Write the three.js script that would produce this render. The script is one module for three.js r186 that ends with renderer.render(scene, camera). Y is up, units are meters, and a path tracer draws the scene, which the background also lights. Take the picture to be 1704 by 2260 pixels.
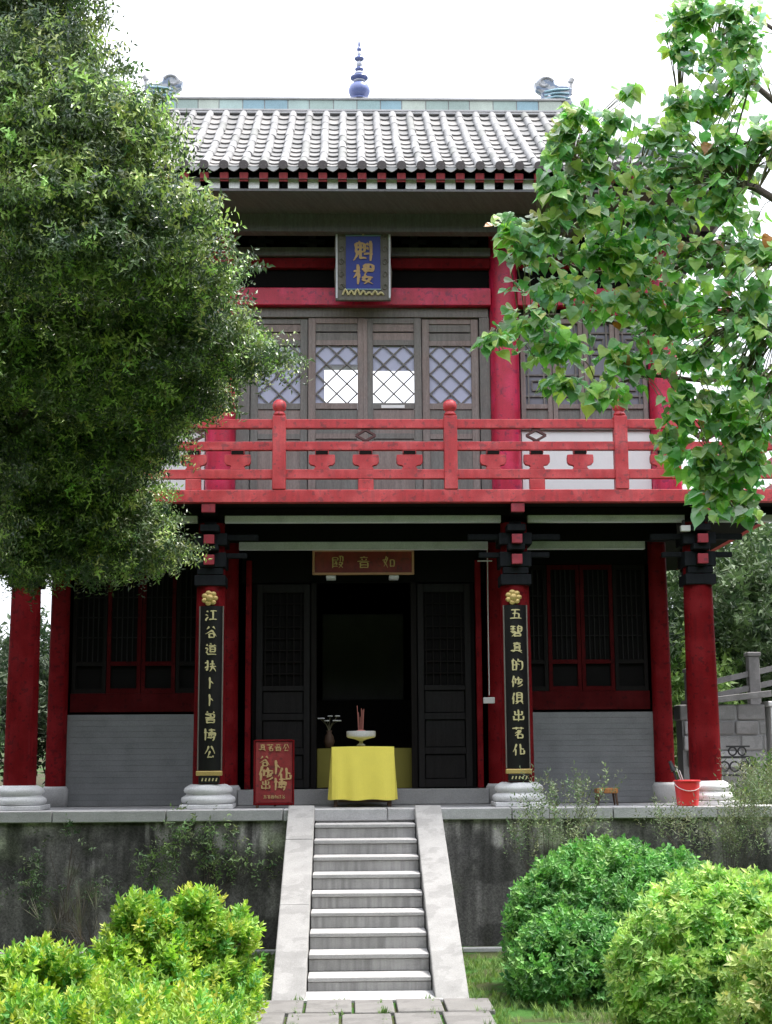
import * as THREE from 'three';
import { mergeGeometries } from 'three/addons/utils/BufferGeometryUtils.js';
import { RoundedBoxGeometry } from 'three/addons/geometries/RoundedBoxGeometry.js';

// ---------------------------------------------------------------- camera, sky, sun, exposure
const scene = new THREE.Scene();
const camera = new THREE.PerspectiveCamera(38.86, 1704 / 2260, 0.1, 600);
camera.position.set(-0.197, 0.587, 16.54);
camera.rotation.order = 'YXZ';
camera.rotation.set(0.1661, -0.0276, -0.0065);
camera.updateMatrixWorld(true);
const renderer = new THREE.WebGLRenderer({ antialias: true });
renderer.toneMapping = THREE.LinearToneMapping;
renderer.toneMappingExposure = 2.75;
renderer.shadowMap.enabled = true;

function skyTexture() {                                   // a bright overcast sky, a little brighter overhead
  const w = 64, h = 32, d = new Float32Array(w * h * 4);
  for (let y = 0; y < h; y++) for (let x = 0; x < w; x++) {
    const e = ((y + 0.5) / h - 0.5) * Math.PI, s = Math.sin(e);      // row 0 is straight down
    const l = 0.56 * (1 + 1.2 * Math.max(0, s));          // an overcast sky, brightest overhead
    d.set([l * 0.95, l * 0.985, l * 1.08, 1], (y * w + x) * 4);
  }
  const t = new THREE.DataTexture(d, w, h, THREE.RGBAFormat, THREE.FloatType);
  t.mapping = THREE.EquirectangularReflectionMapping;
  t.magFilter = t.minFilter = THREE.LinearFilter;
  t.needsUpdate = true;
  return t;
}
const sky = skyTexture();
scene.background = sky;
scene.environment = sky;
const sun = new THREE.DirectionalLight(0xfff8f0, 2.6);
sun.position.set(8, 21, -1);
sun.target.position.set(0, 2, 0);
sun.castShadow = true;
sun.shadow.radius = 30;
sun.shadow.mapSize.set(2048, 2048);
Object.assign(sun.shadow.camera, { left: -14, right: 14, top: 14, bottom: -14, near: 1, far: 60 });
scene.add(sun, sun.target);

// ---------------------------------------------------------------- helpers
let seed = 7;
const rnd = () => { seed = (seed + 0x6d2b79f5) | 0; let t = Math.imul(seed ^ (seed >>> 15), 1 | seed); t = (t + Math.imul(t ^ (t >>> 7), 61 | t)) ^ t; return ((t ^ (t >>> 14)) >>> 0) / 4294967296; };
const rr = (a, b) => a + (b - a) * rnd();
const gauss = () => (rnd() + rnd() + rnd() - 1.5) * 1.15;
const V = (x, y, z) => new THREE.Vector3(x, y, z);
const hash3 = (x, y, z) => { let h = Math.imul(x, 374761393) ^ Math.imul(y, 668265263) ^ Math.imul(z, 2147483647 - 40499); h = Math.imul(h ^ (h >>> 13), 1274126177); return ((h ^ (h >>> 16)) >>> 0) / 4294967296; };
const sm = (t) => t * t * (3 - 2 * t);
function noise3(x, y, z) {
  const X = Math.floor(x), Y = Math.floor(y), Z = Math.floor(z), u = sm(x - X), v = sm(y - Y), w = sm(z - Z);
  const L = THREE.MathUtils.lerp, c = (i, j, k) => hash3(X + i, Y + j, Z + k);
  return L(L(L(c(0, 0, 0), c(1, 0, 0), u), L(c(0, 1, 0), c(1, 1, 0), u), v), L(L(c(0, 0, 1), c(1, 0, 1), u), L(c(0, 1, 1), c(1, 1, 1), u), v), w);
}
const fbm3 = (x, y, z) => (noise3(x, y, z) + 0.5 * noise3(2.1 * x, 2.1 * y, 2.1 * z + 7) + 0.25 * noise3(4.3 * x, 4.3 * y, 4.3 * z + 3)) / 1.75;
function wnoise(u, v, px, py, s) {                        // tileable value noise, u v in 0..1
  const x = u * px, y = v * py, X = Math.floor(x), Y = Math.floor(y), a = sm(x - X), b = sm(y - Y), c = (i, j) => hash3((X + i) % px, (Y + j) % py, s);
  return (c(0, 0) * (1 - a) + c(1, 0) * a) * (1 - b) + (c(0, 1) * (1 - a) + c(1, 1) * a) * b;
}
const wf = (u, v, p, q, s) => (wnoise(u, v, p, q, s) + 0.5 * wnoise(u, v, 2 * p, 2 * q, s + 1) + 0.25 * wnoise(u, v, 4 * p, 4 * q, s + 2) + 0.125 * wnoise(u, v, 8 * p, 8 * q, s + 3)) / 1.875;
function tex(n, metres, fn, data = false) {
  const d = new Uint8Array(n * n * 4), enc = (c) => { c = Math.min(1, Math.max(0, c)); return 255 * (data ? c : c <= 0.0031308 ? 12.92 * c : 1.055 * Math.pow(c, 1 / 2.4) - 0.055); };
  for (let y = 0; y < n; y++) for (let x = 0; x < n; x++) { let c = fn((x + 0.5) / n, (y + 0.5) / n); if (typeof c === 'number') c = [c, c, c]; d.set([enc(c[0]), enc(c[1]), enc(c[2]), 255], (y * n + x) * 4); }
  const t = new THREE.DataTexture(d, n, n);
  t.wrapS = t.wrapT = THREE.RepeatWrapping; t.magFilter = THREE.LinearFilter; t.minFilter = THREE.LinearMipmapLinearFilter; t.generateMipmaps = true;
  if (!data) t.colorSpace = THREE.SRGBColorSpace;
  t.repeat.set(1 / metres, 1 / metres); t.needsUpdate = true;
  return t;
}
const sstep = (a, b, x) => { const t = Math.min(1, Math.max(0, (x - a) / (b - a))); return t * t * (3 - 2 * t); };
// textures: multipliers of a base colour
const T = {
  grain: tex(512, 1.3, (u, v) => 0.62 + 0.38 * (0.55 * wf(u, v, 8, 8, 1) + 0.45 * wnoise(u, v, 200, 200, 5)) * 1.35),
  bump: tex(512, 0.7, (u, v) => 0.5 * wf(u, v, 24, 24, 11) + 0.5 * wnoise(u, v, 170, 170, 15), true),
  stone: tex(512, 1.7, (u, v) => { const s = sstep(0.5, 0.62, wf(u, v, 11, 11, 21)), k = wnoise(u, v, 256, 256, 25), b = 0.75 + 0.25 * wf(u, v, 12, 12, 27); const m = b * (0.82 + 0.18 * k) * (1 - 0.16 * s) * 0.92; return [m, m, m * 0.99]; }),
  streak: tex(512, 1.4, (u, v) => { const s = wf(u, v, 40, 3, 31), p = wf(u, v, 6, 5, 33), k = wnoise(u, v, 256, 256, 35); const m = (0.45 + 0.55 * s) * (0.6 + 0.4 * p) * (0.85 + 0.15 * k) * 1.5; return m; }),
  wall: tex(512, 3.1, (u, v) => {                          // weathered concrete: black algae, pale worn streaks, a little moss
    const s = wf(u, v, 30, 3, 41), p = wf(u, v, 4, 4, 43), k = wnoise(u, v, 256, 256, 45), w = sstep(0.5, 0.66, p) * sstep(0.3, 0.65, s), g = sstep(0.55, 0.75, wf(u, v, 7, 7, 47));
    const h = sstep(0.5, 0.62, wf(u, v, 9, 9, 49)), m = (0.11 + 0.42 * s * s) * (0.6 + 0.8 * k) * (1 - 0.45 * h) + 0.85 * w * (0.5 + 0.5 * k);
    return [m * (1 - 0.14 * g), m * (0.97 - 0.02 * g), m * (0.95 - 0.25 * g)];
  }),
  wood: tex(512, 1.6, (u, v) => { const s = wf(u, v, 60, 4, 51), p = wf(u, v, 5, 5, 53), k = wnoise(u, v, 256, 64, 55); const m = (0.6 + 0.4 * s) * (0.75 + 0.25 * k), g = sstep(0.45, 0.7, p); return [m, m * (0.96 + 0.05 * g), m * (0.94 + 0.06 * g)]; }),
  paint: tex(512, 1.5, (u, v) => {                         // old red paint: faded patches, a few chips
    const p = wf(u, v, 6, 6, 61), k = wnoise(u, v, 220, 220, 63), c = sstep(0.66, 0.72, wf(u, v, 34, 34, 65));
    const f = sstep(0.35, 0.7, p), w = wf(u, v, 44, 3, 67), d = sstep(0.6, 0.72, wf(u, v, 26, 9, 69)), m = (0.8 + 0.2 * k) * (0.8 + 0.25 * w); return [m * (0.78 + 0.22 * f) * (1 - 0.4 * c) * (1 - 0.16 * d), m * (0.45 + 0.55 * f) * (1 - 0.1 * c), m * (0.5 + 0.5 * f) * (1 - 0.1 * c)];
  }),
  soil: tex(512, 2.3, (u, v) => { const p = wf(u, v, 7, 7, 71), k = wnoise(u, v, 230, 230, 73), g = sstep(0.4, 0.62, p); const m = 0.5 + 0.5 * k; return [m * (0.55 - 0.2 * g), m * (0.45 + 0.35 * g), m * (0.32 - 0.14 * g)]; }),
  cloth: tex(256, 0.5, (u, v) => 0.86 + 0.14 * (0.5 * wf(u, v, 5, 5, 81) + 0.5 * wnoise(u, v, 128, 128, 83))),
  tile: tex(512, 1.9, (u, v) => { const p = wf(u, v, 9, 9, 91), k = wnoise(u, v, 220, 220, 93), l = sstep(0.58, 0.66, wf(u, v, 20, 20, 95)); const m = (0.72 + 0.28 * p) * (0.8 + 0.2 * k) * (1 - 0.3 * l); return m; }),
  porcelain: tex(256, 0.35, (u, v) => { const s = sstep(0.47, 0.56, wf(u, v, 7, 7, 101)); return [0.36 - 0.2 * s, 0.38 - 0.17 * s, 0.4 - 0.1 * s]; }),
};
const C = (r, g, b) => new THREE.Color().setRGB(r, g, b);
function mat(c, rough = 0.8, map = null, o = {}) { return new THREE.MeshPhysicalMaterial({ color: C(...c), roughness: rough, map, ...o }); }
const bm = (s) => ({ bumpMap: T.bump, bumpScale: s });
const M = {
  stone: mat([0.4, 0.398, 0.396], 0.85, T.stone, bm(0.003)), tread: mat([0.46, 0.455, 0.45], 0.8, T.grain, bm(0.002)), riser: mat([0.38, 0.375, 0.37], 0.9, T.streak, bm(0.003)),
  coping: mat([0.5, 0.498, 0.5], 0.85, T.grain, bm(0.003)), floor: mat([0.33, 0.33, 0.33], 0.7, T.grain, bm(0.001)), base: mat([0.75, 0.75, 0.75], 0.7, T.grain, bm(0.001)),
  wall: mat([0.68, 0.66, 0.66], 0.95, T.wall, bm(0.006)), dado: mat([0.2, 0.21, 0.215], 0.85, T.grain, bm(0.001)), plaster: mat([0.86, 0.86, 0.85], 0.9, T.cloth),
  red: mat([0.74, 0.1, 0.11], 0.45, T.paint, bm(0.001)), redShade: mat([0.22, 0.013, 0.017], 0.6, T.paint, { specularIntensity: 0.15, ...bm(0.001) }), redUp: mat([0.78, 0.03, 0.115], 0.4, T.paint, bm(0.001)),  // the darkest of these reds is the same paint, toned down for shade
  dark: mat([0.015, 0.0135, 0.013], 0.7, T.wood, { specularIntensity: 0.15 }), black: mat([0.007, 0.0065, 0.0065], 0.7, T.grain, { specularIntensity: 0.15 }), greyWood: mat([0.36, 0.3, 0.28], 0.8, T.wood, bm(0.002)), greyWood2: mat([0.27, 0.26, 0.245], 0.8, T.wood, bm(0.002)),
  darkLeaf: mat([0.024, 0.0235, 0.024], 0.7, T.wood, { specularIntensity: 0.15 }), fillet: mat([0.74, 0.745, 0.8], 0.8, T.grain), soffit: mat([0.2, 0.2, 0.215], 0.85, T.wood),
  cover: mat([0.31, 0.31, 0.31], 0.8, T.tile), pan: [mat([0.27, 0.267, 0.263], 0.85, T.tile, bm(0.002)), mat([0.22, 0.22, 0.217], 0.85, T.tile, bm(0.002)), mat([0.31, 0.3, 0.29], 0.85, T.tile, bm(0.002))], deck: mat([0.2, 0.2, 0.2], 0.9, T.tile),
  glaze: [[0.34, 0.5, 0.5], [0.42, 0.55, 0.52], [0.28, 0.45, 0.52], [0.5, 0.57, 0.5], [0.36, 0.47, 0.43]].map((c) => mat(c, 0.35, T.grain)), china: mat([1, 1, 1], 0.25, T.porcelain), blueGlaze: mat([0.16, 0.2, 0.42], 0.25, T.grain), paleGlaze: mat([0.6, 0.62, 0.7], 0.3, T.grain),
  gold: mat([0.62, 0.45, 0.16], 0.4, T.grain, { metalness: 0.35 }), paleGold: mat([0.62, 0.55, 0.28], 0.5, T.grain), lacquer: mat([0.014, 0.013, 0.014], 0.3, T.grain), blue: mat([0.025, 0.045, 0.28], 0.5, T.cloth), frame: mat([0.2, 0.185, 0.16], 0.7, T.wood, bm(0.002)),
  lavender: mat([0.5, 0.52, 0.68], 0.55, T.cloth), paper: mat([0.85, 0.85, 0.84], 0.9), glass: new THREE.MeshPhysicalMaterial({ color: 0xffffff, roughness: 0.02, transmission: 1, thickness: 0, ior: 1.5 }),
  yellow: mat([0.93, 0.8, 0.13], 0.85, T.cloth, { side: THREE.DoubleSide }), olive: mat([0.2, 0.18, 0.03], 0.85, T.cloth), brown: mat([0.13, 0.075, 0.045], 0.7, T.wood), board: mat([0.36, 0.045, 0.045], 0.6, T.paint), boardInk: mat([0.55, 0.36, 0.16], 0.6, T.grain),
  bucket: mat([0.82, 0.045, 0.05], 0.35), metal: mat([0.03, 0.03, 0.032], 0.5), pale: mat([0.62, 0.62, 0.6], 0.5), stool: mat([0.55, 0.24, 0.07], 0.6, T.wood), incense: mat([0.4, 0.15, 0.12], 0.8),
  bark: mat([0.12, 0.1, 0.08], 0.95, T.wood, bm(0.006)), twig: mat([0.16, 0.15, 0.08], 0.8), lamp: mat([0.8, 0.8, 0.8], 0.4), paver: mat([0.27, 0.262, 0.255], 0.9, T.stone, bm(0.004)), rail: mat([0.36, 0.35, 0.35], 0.85, T.stone, bm(0.003)), fascia: mat([0.8, 0.8, 0.8], 0.8, T.grain), diamond: mat([0.1, 0.035, 0.035], 0.6), dadoC: [[0.2, 0.208, 0.213], [0.194, 0.203, 0.208], [0.205, 0.213, 0.218]].map((c) => mat(c, 0.85, T.grain, bm(0.001))), redShadeDim: mat([0.075, 0.006, 0.007], 0.7, T.paint, { specularIntensity: 0.15 }), armEnd: mat([0.42, 0.05, 0.075], 0.6, T.paint), bracket: mat([0.02, 0.023, 0.028], 0.7, T.wood, { specularIntensity: 0.2 }), duskPane: mat([0.2, 0.2, 0.24], 0.5, T.cloth), greyGlaze: mat([0.4, 0.41, 0.43], 0.4, T.grain), tileEnd: mat([0.1, 0.085, 0.085], 0.85, T.tile), mortar: mat([0.3, 0.3, 0.3], 0.9, T.grain),  // the dim window red and the arm-end red are darkened for porch shade
};
const used = {}, BASE = new WeakMap();
function numbered(n) { const k = (used[n] = (used[n] ?? -1) + 1); return k ? n + '_' + String(k).padStart(3, '0') : n; }
function tag(o, label, category, group, kind) { Object.assign(o.userData, { label, category }); if (group) o.userData.group = group; if (kind) o.userData.kind = kind; return o; }
function thing(name, label, category, at = [0, 0, 0], group) { const g = new THREE.Group(); g.name = numbered(name); g.position.set(...at); BASE.set(g, V(...at)); scene.add(g); return tag(g, label, category, group); }
function flat(g) { g = g.index ? g.toNonIndexed() : g; for (const k of Object.keys(g.attributes)) if (!['position', 'normal', 'uv'].includes(k)) g.deleteAttribute(k); if (!g.attributes.normal) g.computeVertexNormals(); return g; }
function metreUV(g) {                                      // box projection, uv in metres
  const p = g.attributes.position, uv = new Float32Array(p.count * 2), a = V(), b = V(), c = V();
  for (let i = 0; i < p.count; i += 3) {
    a.fromBufferAttribute(p, i); b.fromBufferAttribute(p, i + 1); c.fromBufferAttribute(p, i + 2);
    const n = b.clone().sub(a).cross(c.clone().sub(a)), x = Math.abs(n.x), y = Math.abs(n.y), z = Math.abs(n.z);
    [a, b, c].forEach((q, j) => { const [s, t] = z >= x && z >= y ? [q.x, q.y] : y >= x ? [q.x, q.z] : [q.z, q.y]; uv[(i + j) * 2] = s + 0.37 * q.z; uv[(i + j) * 2 + 1] = t + 0.23 * q.z; });
  }
  g.setAttribute('uv', new THREE.BufferAttribute(uv, 2));
  return g;
}
class B {                                                  // collects shapes in world coordinates, builds one named mesh
  constructor() { this.l = []; }
  add(g) { this.l.push(flat(g)); return this; }
  box(x0, x1, y0, y1, z0, z1, r = 0) { const w = x1 - x0, h = y1 - y0, d = z1 - z0; const g = r ? new RoundedBoxGeometry(w, h, d, 1, r) : new THREE.BoxGeometry(w, h, d); return this.add(g.translate((x0 + x1) / 2, (y0 + y1) / 2, (z0 + z1) / 2)); }
  cyl(x, y0, y1, z, r0, r1 = r0, n = 24) { return this.add(new THREE.CylinderGeometry(r1, r0, y1 - y0, n).translate(x, (y0 + y1) / 2, z)); }
  bar(a, b, w, d = w) { const v = b.clone().sub(a), g = new THREE.BoxGeometry(w, v.length(), d); g.applyQuaternion(new THREE.Quaternion().setFromUnitVectors(V(0, 1, 0), v.normalize())); const m = a.clone().add(b).multiplyScalar(0.5); return this.add(g.translate(m.x, m.y, m.z)); }
  tube(pts, r, n = 24, k = 6) { return this.add(new THREE.TubeGeometry(new THREE.CatmullRomCurve3(pts), n, r, k)); }
  cone(a, b, r0, r1, n = 8) { const v = b.clone().sub(a), g = new THREE.CylinderGeometry(r1, r0, v.length(), n); g.applyQuaternion(new THREE.Quaternion().setFromUnitVectors(V(0, 1, 0), v.normalize())); const m = a.clone().add(b).multiplyScalar(0.5); return this.add(g.translate(m.x, m.y, m.z)); }
  lathe(pts, x, y, z, n = 28) { return this.add(new THREE.LatheGeometry(pts.map(([r, h]) => new THREE.Vector2(r, h)), n).translate(x, y, z)); }
  extrude(pts, depth, x, y, z, bevel = 0) { const s = new THREE.Shape(pts.map(([a, b]) => new THREE.Vector2(a, b))); return this.add(new THREE.ExtrudeGeometry(s, { depth, bevelEnabled: bevel > 0, bevelSize: bevel, bevelThickness: bevel, bevelSegments: 1 }).translate(x, y, z)); }
  build(name, m, parent, label, kind) {
    const g = metreUV(this.l.length > 1 ? mergeGeometries(this.l) : this.l[0]), b = parent && BASE.get(parent);
    if (b) g.translate(-b.x, -b.y, -b.z);
    const o = new THREE.Mesh(g, m); o.name = parent ? name : numbered(name); o.castShadow = o.receiveShadow = true;
    (parent ?? scene).add(o); BASE.set(o, b ?? V(0, 0, 0));
    if (label) o.userData.label = label;
    if (kind) o.userData.kind = kind;
    return o;
  }
}
const bx = (...a) => new B().box(...a);
function piece(name, geo, m, parent, x, y, z, rx = 0, ry = 0, rz = 0) {       // one alike piece with a shared geometry
  const o = new THREE.Mesh(geo, m), b = BASE.get(parent); o.name = name; o.position.set(x - b.x, y - b.y, z - b.z); o.rotation.set(rx, ry, rz); o.castShadow = o.receiveShadow = true; parent.add(o); return o;
}
function structure(o, label, category) { return tag(o, label, category, null, 'structure'); }
// plants were surveyed from one fixed station: a bearing (u, v) on a 1704 x 2260 plate and a depth z give a point in metres
const EYE = V(-0.197, 0.587, 16.54), TURN = new THREE.Quaternion().setFromEuler(new THREE.Euler(0.1661, -0.0276, -0.0065, 'YXZ'));
function at(u, v, z) { const d = V((u - 852) / 3203, (1130 - v) / 3203, -1).applyQuaternion(TURN); return EYE.clone().addScaledVector(d, (z - EYE.z) / d.z); }
// characters as strokes on a 10 x 10 grid, y downwards: x1 y1 x2 y2
const GLYPH = {
  a: '1181 4138 2474 7478 0898', b: '1122 0425 0926 4191 6168 3898', c: '3012 6082 5306 5398 3639 7679 3676 3979', d: '4051 8162 3292 6243 4347 8387 4383 4585 4787 1122 0424 2417 1729 2999', e: '0232 2028 2817 0635 4383 4595 6065 6549 6599', f: '4049 4375',
  g: '2031 8071 1282 1285 8285 1585 5255 2686 2629 8689 2989 2787', h: '1019 0333 4191 6066 4346 9396 4393 4494 4595 3797 8689 8979 5768', i: '4016 6096 5439 3979 7889', j: '0141 2124 0343 0545 6165 9195 6191 6393 6595 7061 1686 4619 3739 8789 3787 3989', k: '2181 5052 3237 7277 3272 3474 3575 0797 3718 6799', l: '2011 1142 1119 4249 1545 1949 6052 6292 9298 5475 9879',
  m: '2005 1419 3236 6143 4393 6357 9446 8557 9759', n: '2005 1319 4047 8087 4080 4282 4484 3797 5739 7699', o: '5059 2124 2484 8184 1518 1898 9598', p: '0191 3032 7072 5325 4373 7327 4555 4649 8689 4686 4989', q: '3006 2429 6068 6898 9598 9463', r: '3014 1449 0343 4118 6393 6368 9398 6898', s: '5051 2181 3243 7263 0494 2585 2529 8589 2787 2989',
  t: '0141 4143 0343 0109 1646 2437 3437 0848 5060 6064 6080 8084 5585 8559 5689', u: '1018 0233 4282 4286 8286 4484 4686 6066 4897 5759 7779', v: '0333 2029 2306 2436 4292 5053 9093 5090 5393 7055 6547 4799 8659 4696', w: '3021 1115 5155 1151 1353 1555 3135 2509 3538 3868 6172 6374 8089 5696',
};
function glyph(k, x, y, z, s, m, parent, thick = 0.09) {   // raised brush strokes, (x, y) is the centre: heavy where a stroke starts, thin where it ends
  const b = new B();
  GLYPH[k].split(' ').forEach((q, i) => {
    const [x1, y1, x2, y2] = [...q].map((c) => +c / 9 - 0.5), e = z + i * 0.0004, dx = (x2 - x1) * s, dy = -(y2 - y1) * s, L = Math.hypot(dx, dy) + 1e-6, nx = -dy / L, ny = dx / L, flatS = Math.abs(dx) > 1.5 * Math.abs(dy) ? 0.75 : 1.15;
    const w0 = s * thick * 0.62 * flatS, w1 = s * thick * (dx && dy && dy < 0 ? 0.22 : 0.46) * flatS, P = (t, w) => [x + x1 * s + dx * t + nx * w + 0.03 * s * Math.sin(3.1 * t) * nx, y - y1 * s + dy * t + ny * w + 0.03 * s * Math.sin(3.1 * t) * ny];
    const ts = [-0.03, 0.12, 0.5, 0.85, 1.03], ws = [0.6 * w0, w0, 0.5 * (w0 + w1) * 0.9, w1, 0.6 * w1], pts = [...ts.map((t, j) => P(t, ws[j])), ...ts.map((t, j) => P(t, -ws[j])).reverse()];
    b.add(new THREE.ExtrudeGeometry(new THREE.Shape(pts.map(([u, v]) => new THREE.Vector2(u, v))), { depth: 0.006, bevelEnabled: false }).translate(0, 0, e - 0.002));
  });
  return b.build('character', m, parent);
}

// ---------------------------------------------------------------- the setting
{ // ground: one sheet to the horizon
  const g = new THREE.PlaneGeometry(400, 400, 1, 1).rotateX(-Math.PI / 2).translate(0, -1.5, 0);
  structure(new B().add(g).build('ground', mat([0.13, 0.2, 0.07], 0.95, T.soil, bm(0.01))), 'earth lawn in front of the temple, mostly under grass and shrubs', 'ground');
  const hill = new B().box(-40, 40, -1.46, -0.02, -60, -0.25);
  const slope = new THREE.Shape([new THREE.Vector2(-9, -0.03), new THREE.Vector2(-14, 0.5), new THREE.Vector2(-24, 2.2), new THREE.Vector2(-60, 3), new THREE.Vector2(-60, -1.4), new THREE.Vector2(-9, -1.4)]);
  hill.add(new THREE.ExtrudeGeometry(slope, { depth: 80, bevelEnabled: false }).rotateY(-Math.PI / 2).translate(40, 0, 0));
  structure(hill.build('hillside', mat([0.12, 0.13, 0.075], 0.95, T.soil, bm(0.01))), 'rising ground beside and behind the temple', 'hillside');
}
// retaining wall with a stone coping, which carries the temple
{
  const w = thing('retaining_wall', 'blackened concrete retaining wall under the temple terrace, streaked and mossy', 'wall', [0, -1.5, 0]);
  const seg = (x0, x1) => { const g = new THREE.PlaneGeometry(x1 - x0, 1.38, Math.round((x1 - x0) * 16), 22).translate((x0 + x1) / 2, -0.81, 0), p = g.attributes.position; for (let i = 0; i < p.count; i++) p.setZ(i, -0.075 + 0.05 * fbm3(p.getX(i) * 2.2, p.getY(i) * 2.2, 3)); g.computeVertexNormals(); return g; };
  new B().add(seg(-9, -0.5)).add(seg(0.5, 9)).box(-9, 9, -1.5, -0.135, -0.6, -0.09).build('wall_face', M.wall, w);
  let x = -7.3;
  while (x < 7.3) { const l = rr(1.05, 1.5), d = rr(-0.004, 0.004); new B().box(x + 0.005, x + l - 0.005, -0.128 + d, 0.0 + d * 0.3, -0.42, 0.012 + d, 0.012).build('coping_stone', M.coping, w); x += l; }
  structure(bx(-7.3, 7.3, -0.03, -0.004, -6.6, -0.425).build('terrace_floor', M.floor), 'smooth grey paving of the temple porch', 'floor');
  const k = thing('drain_kerb', 'pale thin kerb strip at the foot of the dark retaining wall', 'kerb', [0, -1.5, 0.42]);
  new B().box(-4.2, -0.9, -1.5, -1.455, 0.4, 0.5, 0.008).build('kerb_stone', M.coping, k); new B().box(0.93, 2.6, -1.5, -1.455, 0.36, 0.46, 0.008).build('kerb_stone', M.coping, k);
}
// stone staircase: ten grimy risers, also darkened for shade, with paler treads between two sloping side slabs
{
  const s = thing('stone_staircase', 'narrow grey stone staircase with pale sloping side slabs up to the porch', 'staircase', [0, -1.5, 1.7]);
  const R = 0.15, D = 0.3517;
  for (let k = 0; k < 10; k++) {
    const y = -k * R, z = k * D, wob = rr(-0.004, 0.004);
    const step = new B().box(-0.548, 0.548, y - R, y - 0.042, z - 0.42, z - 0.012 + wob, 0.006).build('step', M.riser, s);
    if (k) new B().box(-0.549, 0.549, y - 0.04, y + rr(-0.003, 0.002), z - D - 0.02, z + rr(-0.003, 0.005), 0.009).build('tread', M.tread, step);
  }
  new B().box(-0.62, 0.62, -1.5, -1.47, 3.13, 3.62, 0.008).build('landing_stone', M.coping, s);
  for (const q of [-1, 1]) {
    const cuts = [0.014, rr(0.75, 0.85), rr(2.0, 2.3), 3.6];
    for (let i = 0; i < 3; i++) {
      const f = (z) => -z * R / D + 0.035, a = cuts[i] + 0.003, b = cuts[i + 1] - 0.003;
      const g = new THREE.ExtrudeGeometry(new THREE.Shape([new THREE.Vector2(a, f(a)), new THREE.Vector2(b, Math.max(-1.49, f(b))), new THREE.Vector2(b, -1.52), new THREE.Vector2(a, -1.52)]), { depth: 0.276, bevelEnabled: true, bevelSize: 0.008, bevelThickness: 0.008, bevelSegments: 1 }).rotateY(-Math.PI / 2);
      new B().add(g.translate(q > 0 ? 0.842 : -0.566, rr(-0.004, 0.004), 0)).build('side_slab', M.stone, s);
    }
  }
}
// paved path below the stairs, stone by stone
{
  const p = thing('paved_path', 'path of worn grey stone slabs with grass in its joints below the stairs', 'path', [0, -1.5, 5]);
  for (let r = 0; r < 8; r++) {
    let x = -0.95 - (r % 2 ? 0.14 : 0), z = 3.63 + r * 0.62;
    while (x < 0.93) { const w = rr(0.34, 0.44), h = rr(-0.008, 0.008); new B().box(x + 0.012, Math.min(x + w, 1.02) - 0.012, -1.56, -1.468 + h, z + 0.012, z + 0.61, 0.012).build('paving_stone', M.paver, p); x += w; }
  }
}

// ---------------------------------------------------------------- the temple: one thing, many parts
const temple = thing('temple', 'two-storey red timber temple hall with a grey tiled roof, balcony and dark ground-floor porch', 'temple', [0, 0, -3]);
const CX = [-3.95, -1.79, 1.79, 3.97], UX = [-3.86, -1.79, 1.84, 3.88];
// front columns on moulded stone bases
for (const x of CX) {
  const c = new B().lathe([[0.185, 0.27], [0.18, 1.2], [0.17, 2.4], [0.155, 3.3]], x, 0, -0.5).build('column', M.redShade, temple);
  const b = new B(); b.box(x - 0.3, x + 0.3, 0, 0.05, -0.8, -0.2, 0.01);
  b.lathe([[0.001, 0.05], [0.28, 0.05], [0.305, 0.075], [0.312, 0.1], [0.305, 0.125], [0.27, 0.145], [0.255, 0.155], [0.255, 0.17], [0.275, 0.18], [0.283, 0.205], [0.272, 0.23], [0.245, 0.252], [0.21, 0.27], [0.19, 0.275], [0.001, 0.275]], x, 0, -0.5, 36);
  b.build('stone_base', M.base, c);
}
// wall columns of the hall, ground floor
for (const [x, r] of [[-3.74, 0.125], [-1.69, 0.16], [1.7, 0.16], [3.71, 0.125]]) {
  const c = new B().cyl(x, 0.24, 3.45, -1.5, r, r * 0.9).build('column', M.redShade, temple);
  new B().lathe([[0.001, 0], [r + 0.03, 0], [r + 0.035, 0.2], [r + 0.01, 0.24], [0.001, 0.245]], x, 0, -1.5).build('stone_base', M.coping, c);
}
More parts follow.
